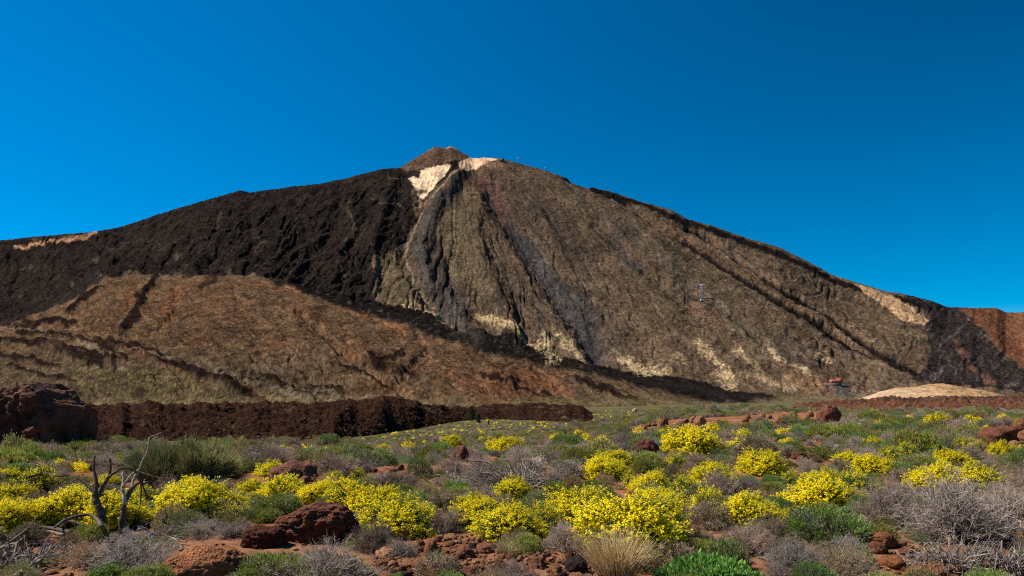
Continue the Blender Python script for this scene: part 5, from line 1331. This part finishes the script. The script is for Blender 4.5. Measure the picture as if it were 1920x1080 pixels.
# far and hidden scrub beyond the countable shrubs, then the scrub of the valley floor
def scatter(name, pts, sources, scale, rot, idx):
    me = bpy.data.meshes.new(name); me.vertices.add(len(pts)); me.vertices.foreach_set('co', np.asarray(pts, np.float32).ravel())
    for nm, ty, arr in (('scl', 'FLOAT', scale), ('rot', 'FLOAT', rot), ('idx', 'INT', idx)):
        at = me.attributes.new(nm, ty, 'POINT'); at.data.foreach_set('value', np.asarray(arr, np.int32 if ty == 'INT' else np.float32))
    o = link(name, me, kind='stuff')
    ng = bpy.data.node_groups.new(name, 'GeometryNodeTree')
    ng.interface.new_socket('Geometry', in_out='INPUT', socket_type='NodeSocketGeometry'); ng.interface.new_socket('Geometry', in_out='OUTPUT', socket_type='NodeSocketGeometry')
    gi = ng.nodes.new('NodeGroupInput'); go = ng.nodes.new('NodeGroupOutput')
    gi_ = ng.nodes.new('GeometryNodeGeometryToInstance')
    for s_ in reversed(sources):
        oi = ng.nodes.new('GeometryNodeObjectInfo'); oi.transform_space = 'ORIGINAL'; oi.inputs['Object'].default_value = s_
        ng.links.new(oi.outputs['Geometry'], gi_.inputs[0])
    iop = ng.nodes.new('GeometryNodeInstanceOnPoints')
    iop.inputs['Pick Instance'].default_value = True
    def attr(nm, ty):
        a = ng.nodes.new('GeometryNodeInputNamedAttribute'); a.data_type = ty; a.inputs['Name'].default_value = nm; return a.outputs[0]
    cx = ng.nodes.new('ShaderNodeCombineXYZ'); ng.links.new(attr('rot', 'FLOAT'), cx.inputs[2])
    ng.links.new(gi.outputs[0], iop.inputs['Points']); ng.links.new(gi_.outputs[0], iop.inputs['Instance'])
    ng.links.new(attr('idx', 'INT'), iop.inputs['Instance Index']); ng.links.new(attr('scl', 'FLOAT'), iop.inputs['Scale'])
    e2r = ng.nodes.new('FunctionNodeEulerToRotation'); ng.links.new(cx.outputs[0], e2r.inputs[0]); ng.links.new(e2r.outputs[0], iop.inputs['Rotation'])
    ng.links.new(iop.outputs[0], go.inputs[0])
    md = o.modifiers.new('scatter', 'NODES'); md.node_group = ng
    return o
keys = sorted(SRC)
srcs = [SRC[k] for k in keys]
yf = [q for t in THINGS if t['phrase'] == 'small yellow flowering shrub' for q in t['o'].children if q.name.startswith('flowers')][:1]
ix = {k: i for i, k in enumerate(keys)}
pts = [(x, y, z - .02) for x, y, z, *_ in REST]
scatter('scrub', pts, srcs, [t[3] for t in REST], [t[6] for t in REST], [ix.get((t[4], t[5]), 0) for t in REST])
# low ground cover between the shrubs
gcp = []
yy = 5.4
while yy < 75:
    step = .36 * (1 + yy / 38); nx = int(1.46 * yy / step) + 1
    gcp.append(np.stack([np.linspace(-.73 * yy, .73 * yy, nx) + r.normal(size=nx) * step * .4, yy + r.normal(size=nx) * step * .4], 1)); yy += step
gcp = np.concatenate(gcp); gcp = gcp[gcp[:, 1] > 5.2]
gz_ = ground_z(gcp[:, 0], gcp[:, 1]); gpx, gpy = image_of(gcp[:, 0], gcp[:, 1], gz_)
okg = np.array([not any(in_poly(a_, b_, B) for B in BARE) for a_, b_ in zip(gpx, gpy)]) & (fbm2(gcp[:, 0] / 2.5, gcp[:, 1] / 3.5, 3, 921) > -.22)
okg &= np.array([np.all(np.hypot(PL[:14, 0] - a_, PL[:14, 1] - b_) > PL[:14, 2] * 1.05) for a_, b_ in gcp])
gcp, gz_ = gcp[okg], gz_[okg]
kq = fbm2(gcp[:, 0] / 4, gcp[:, 1] / 6, 3, 931) + r.normal(size=len(gcp)) * .3
gi_idx = np.array([int(r.choice([i for i, k in enumerate(keys) if (k[0] == Lf) == (q > .12)])) for q in kq])
gi_idx[r.uniform(size=len(gi_idx)) < .004 + .055 * sstep(15, 30, gcp[:, 1]) * sstep(-.45, .1, gcp[:, 0] / gcp[:, 1])] = len(srcs)
scatter('ground_cover', np.stack([gcp[:, 0], gcp[:, 1], gz_ - .02], 1), srcs + yf, r.uniform(.16, .36, len(gcp)) * (1 + gcp[:, 1] / 90), r.uniform(0, 6.28, len(gcp)), gi_idx)
nv = 16000
vu = r.uniform(-.70, .74, nv * 2); vy = np.exp(r.uniform(np.log(130), np.log(1000), nv * 2)); vx = vu * vy
ok = (vy > np.interp(vu, _LU, _LD) + 40) & ~((vu < .10) & (vy > np.interp(vu, FRU, FRD) - 15) & (vy < 950)) & (fbm2(vx / 22, vy / 22, 3, 911) > -.45)
vx, vy = vx[ok][:nv], vy[ok][:nv]
allsrc = srcs + yf
vi = r.integers(0, len(srcs), len(vx)); vi[(r.uniform(size=len(vx)) < .11)] = len(srcs)
vz = ground_z(vx, vy)
# a few shrubs root on the lava flow itself and along its foot
li = r.integers(0, lx.shape[0], 900); lj = r.integers(0, lx.shape[1], 900)
foot = r.uniform(size=900) < .35; li[foot] = r.integers(3, 12, int(foot.sum()))
LV = np.stack([lx[li, lj], ly[li, lj], lz[li, lj] - .1], 1)
VP = np.concatenate([np.stack([vx, vy, vz - .05], 1), LV]); vi = np.concatenate([vi, r.integers(0, len(srcs), 900)])
scatter('valley_scrub', VP, allsrc, np.concatenate([r.uniform(.8, 2.2, len(vx)), r.uniform(.5, 1.7, 900)]), r.uniform(0, 6.28, len(VP)), vi)

# ------------------------------------------------------------------ pines, far boulder, cable-car stations and pylons, road
M_NEEDLE = plant_mat('pine_needles', .8, .2); M_BARK = plant_mat('bark', .9, .1)
def pine(cx, base, h, lab, seed):
    r = np.random.default_rng(seed)
    y = 19.4 * F / (base - HOR); x = (cx - 960) / F * y; z = float(ground_z(x, y)); H = h * y / F
    t, c = MB(), MB()
    tube(t, [(0, 0, -.3), (0.02 * H, 0, H * .4), (0, 0, H * .97)], [H * .022, H * .016, H * .004], (.07, .05, .035), 7)
    n = 90
    zz = H * (.12 + .86 * np.linspace(0, 1, n)); ph = np.arange(n) * 2.4 + r.normal(size=n) * .4
    L = H * .26 * (1 - (zz / H)) ** .75 * r.uniform(.6, 1.2, n) + .02 * H
    d = np.stack([np.cos(ph), np.sin(ph), .25 + 0 * ph], 1)
    p0 = np.stack([0 * zz, 0 * zz, zz], 1); e = p0 + d * L[:, None]
    spikes(t, p0, e, H * .006, H * .002, (.07, .05, .035), (.07, .05, .035), r)
    m = n * 60; k = r.integers(0, n, m); tt = r.uniform(.2, 1.05, m)[:, None]
    pp = p0[k] * (1 - tt) + e[k] * tt + r.normal(size=(m, 3)) * H * .014
    blades(c, pp, d[k] + r.normal(size=(m, 3)) * .7, H * .05 * r.uniform(.6, 1.3, m), H * .006, np.array([.030, .045, .018]) * r.uniform(.6, 1.5, (m, 1)), r)
    o = bpy.data.objects.new('pine_tree', None); COL.objects.link(o); o.location = (x, y, z)
    o['category'] = 'tree'; o['label'] = lab; o['group'] = 'pines in front of the lava flow'
    link('trunk', t.mesh('pine_trunk', M_BARK), o); cr = link('crown', c.mesh('pine_crown', M_NEEDLE), o); cr['kind'] = 'stuff'
pine(884, 789, 28, 'tallest dark pine standing in front of the brown lava flow', 1)
pine(897, 794, 21, 'second dark pine, shorter, right beside the tallest pine', 2)
pine(916, 796, 10, 'smallest young pine, standing apart from the two taller pines', 3)

yb = 19.4 * F / 34.0
me = rock_mesh(160, 4, (.42, .29, .13), (1, .8, 1.0), .3, .35, mat=M_CLIFF)
o = link('boulder', me, loc=((1190 - 960) / F * yb, yb, float(ground_z((1190 - 960) / F * yb, yb)) - .4), category='rock', label='lone pale yellow boulder far out on the valley floor')
o.scale = (5.6, 5.6, 5.6)

def flat_mat(name, c, rough=.8, metal=0):
    m, nt, b = node_mat(name, rough)
    nt.links.new(mixc(nt, (*c,), ramp(nt, noise_node(nt, .8, 4, .6), [(.3, .75), (.7, 1.2)]), 1.0), b.inputs['Base Color']); b.inputs['Metallic'].default_value = metal
    return m
M_STEEL = flat_mat('galvanised_steel', (.20, .21, .22), .5, .2); M_WHITE = flat_mat('pale_metal', (.42, .44, .46), .5)
M_REDWALL = flat_mat('red_wall', (.40, .12, .07)); M_DARKROOF = flat_mat('dark_roof', (.06, .045, .04)); M_STONEW = flat_mat('stone_wall', (.14, .11, .09)); M_GLASSY = flat_mat('window_glass', (.03, .04, .05), .15)
M_ROAD = flat_mat('road_surface', (.30, .27, .23))
_BQ = np.array([[0, 3, 2, 1], [4, 5, 6, 7], [0, 1, 5, 4], [1, 2, 6, 5], [2, 3, 7, 6], [3, 0, 4, 7]])
def box(mb, c, d):
    c = np.array(c, float); d = np.array(d, float) / 2
    s = np.array([[-1, -1, -1], [1, -1, -1], [1, 1, -1], [-1, 1, -1], [-1, -1, 1], [1, -1, 1], [1, 1, 1], [-1, 1, 1]])
    mb.add(c + s * d, (1, 1, 1), quads=_BQ)
def piece(name, parent, mat, *boxes):
    mb = MB()
    for c, d in boxes: box(mb, c, d)
    return link(name, mb.mesh(name, mat), parent)
def pylon(cx, foot, h, lab, head=True):
    p = mountain_at(cx, foot); y = float(p[1]); H = h / F * y
    o = bpy.data.objects.new('cable_car_pylon', None); COL.objects.link(o); o.location = (float(p[0]), y, float(p[2]) - 1)
    o['category'] = 'pylon'; o['label'] = lab; o['group'] = 'cable car pylons on the mountain'
    w0, w1 = H * .10, H * .05
    for sx_, sy_ in ((-1, -1), (1, -1), (1, 1), (-1, 1)):
        mb = MB(); tube(mb, [(sx_ * w0, sy_ * w0, -2), (sx_ * w1, sy_ * w1, H * .86)], [H * .012, H * .010], (1, 1, 1), 5); link('leg', mb.mesh('pylon_leg', M_STEEL), o)
    mb = MB()
    for j in range(7):
        z0, z1 = H * .86 * j / 7, H * .86 * (j + 1) / 7; a = w0 + (w1 - w0) * j / 7; b = w0 + (w1 - w0) * (j + 1) / 7
        for s_ in (-1, 1):
            tube(mb, [(-a, s_ * a, z0), (b, s_ * b, z1)], [H * .006] * 2, (1, 1, 1), 4); tube(mb, [(s_ * a, -a, z0), (s_ * b, b, z1)], [H * .006] * 2, (1, 1, 1), 4)
    br = link('brace', mb.mesh('pylon_brace', M_STEEL), o); br['kind'] = 'stuff'
    mb = MB(); box(mb, (0, 0, H * .93), (H * .15, H * .10, H * .10)); tube(mb, [(-H * .17, 0, H * 1.0), (H * .17, 0, H * 1.0)], [H * .02] * 2, (1, 1, 1), 6)
    link('crosshead', mb.mesh('pylon_crosshead', M_WHITE), o)
    mb = MB(); box(mb, (-w0, -w0 * 1.3, .02 * H), (H * .10, H * .08, H * .16)); link('footing', mb.mesh('pylon_footing', M_WHITE), o)
pylon(1317, 564, 31, 'lone lattice pylon with a white head low on the right-hand slope')
pylon(972, 309, 14, 'lattice pylon on the skyline beside the small summit station')
pylon(1022, 324, 10, 'smallest pylon further down the skyline ridge from the summit')
p = mountain_at(941, 303); sc_ = float(p[1]) / F
o = bpy.data.objects.new('cable_car_station', None); COL.objects.link(o); o.location = (float(p[0]), float(p[1]), float(p[2]))
o['category'] = 'building'; o['label'] = 'tiny dark cable-car station on the skyline below the summit'
piece('wall', o, M_STONEW, ((0, 0, 2 * sc_), (9 * sc_, 6 * sc_, 5 * sc_))); piece('roof', o, M_DARKROOF, ((.5 * sc_, 0, 4.9 * sc_), (7 * sc_, 5 * sc_, .8 * sc_))); piece('window', o, M_GLASSY, ((1 * sc_, -3.02 * sc_, 3 * sc_), (4 * sc_, .1 * sc_, 1.4 * sc_)))
p = mountain_at(1563, 720); sc_ = float(p[1]) / F
o = bpy.data.objects.new('cable_car_station', None); COL.objects.link(o); o.location = (float(p[0]), float(p[1]) - 4, float(p[2]))
o['category'] = 'building'; o['label'] = 'low red cable-car station on a terrace at the foot of the mountain'
piece('wall', o, M_REDWALL, ((3 * sc_, 0, 4.5 * sc_), (22 * sc_, 8 * sc_, 6 * sc_)), ((9.5 * sc_, -.6 * sc_, 6.5 * sc_), (8 * sc_, 9.6 * sc_, 9 * sc_)))
piece('roof', o, M_REDWALL, ((0 * sc_, 0, 7.9 * sc_), (14 * sc_, 9 * sc_, .8 * sc_)), ((9.5 * sc_, -.6 * sc_, 11.4 * sc_), (9 * sc_, 10.6 * sc_, .8 * sc_)))
for dx in (-5, -2, 1): piece('window', o, M_GLASSY, ((dx * sc_, -4.06 * sc_, 4.8 * sc_), (2 * sc_, .1 * sc_, 2.2 * sc_)))
piece('terrace', o, M_STONEW, ((-5 * sc_, 4 * sc_, -5.0 * sc_), (30 * sc_, 24 * sc_, 14.5 * sc_)))
RDP = smooth_path([((q[0] - 960) / F * (19.6 * F / (q[1] - HOR)), 19.6 * F / (q[1] - HOR), 0) for q in [(1225, 770), (1246, 775), (1258, 781), (1262, 785), (1280, 789)]], 10)
dirs = unit(np.gradient(RDP, axis=0)); side = np.stack([-dirs[:, 1], dirs[:, 0], 0 * dirs[:, 0]], 1) * 4.0
RV = np.stack([RDP - side, RDP + side], 1).reshape(-1, 3); RV[:, 2] = ground_z(RV[:, 0], RV[:, 1]) + .45
link('road', make_mesh('road', RV, grid_quads(len(RDP), 2), col=np.ones((len(RV), 3)), mat=M_ROAD), kind='structure')

# ------------------------------------------------------------------ labels: what stands nearest which landmark
_o1 = 'first second third fourth fifth sixth seventh eighth ninth tenth eleventh twelfth thirteenth fourteenth fifteenth sixteenth seventeenth eighteenth nineteenth'.split()
ORD = _o1 + [t_ + ('ieth' if not k_ else 'y-' + _o1[k_ - 1]) for t_ in ('twent', 'thirt', 'fort', 'fift', 'sixt', 'sevent') for k_ in range(10)]
LAND += [(85, 770, 'the rock outcrop'), (1752, 735, 'the pale dome hill'), (890, 780, 'the pines')]
LP = np.array([l[:2] for l in LAND])
buckets = {}
for t in THINGS:
    if t['label']: t['o']['label'] = t['label']; continue
    d = np.hypot(LP[:, 0] - t['px'], 2.2 * (LP[:, 1] - t['py']))
    i = int(np.argmin(d)); dx = t['px'] - LP[i, 0]; dy = t['py'] - LP[i, 1]
    sec = ('right of' if dx > 0 else 'left of') if abs(dx) > 1.6 * abs(dy) else ('before' if dy > 0 else 'behind')
    buckets.setdefault((t['phrase'], sec, i), []).append((float(d[i]), t))
for (ph, sec, i), L in buckets.items():
    L.sort(key=lambda q: q[0])
    for n, (_, t) in enumerate(L):
        if len(L) == 1: t['o']['label'] = f'{ph} {sec} {LAND[i][2]}'
        else: t['o']['label'] = f"{ph}, {ORD[n] + ' ' if n else ''}nearest {sec} {LAND[i][2]}"

for t in THINGS:
    if len(t['o']['label'].split()) > 16: print('LONG', t['o']['label'])

_t = {}
for _o in scene.objects:
    if _o.type == 'MESH': _t[_o.data.name] = sum(len(p.vertices) - 2 for p in _o.data.polygons)
print('TRIS', sum(_t.values()))
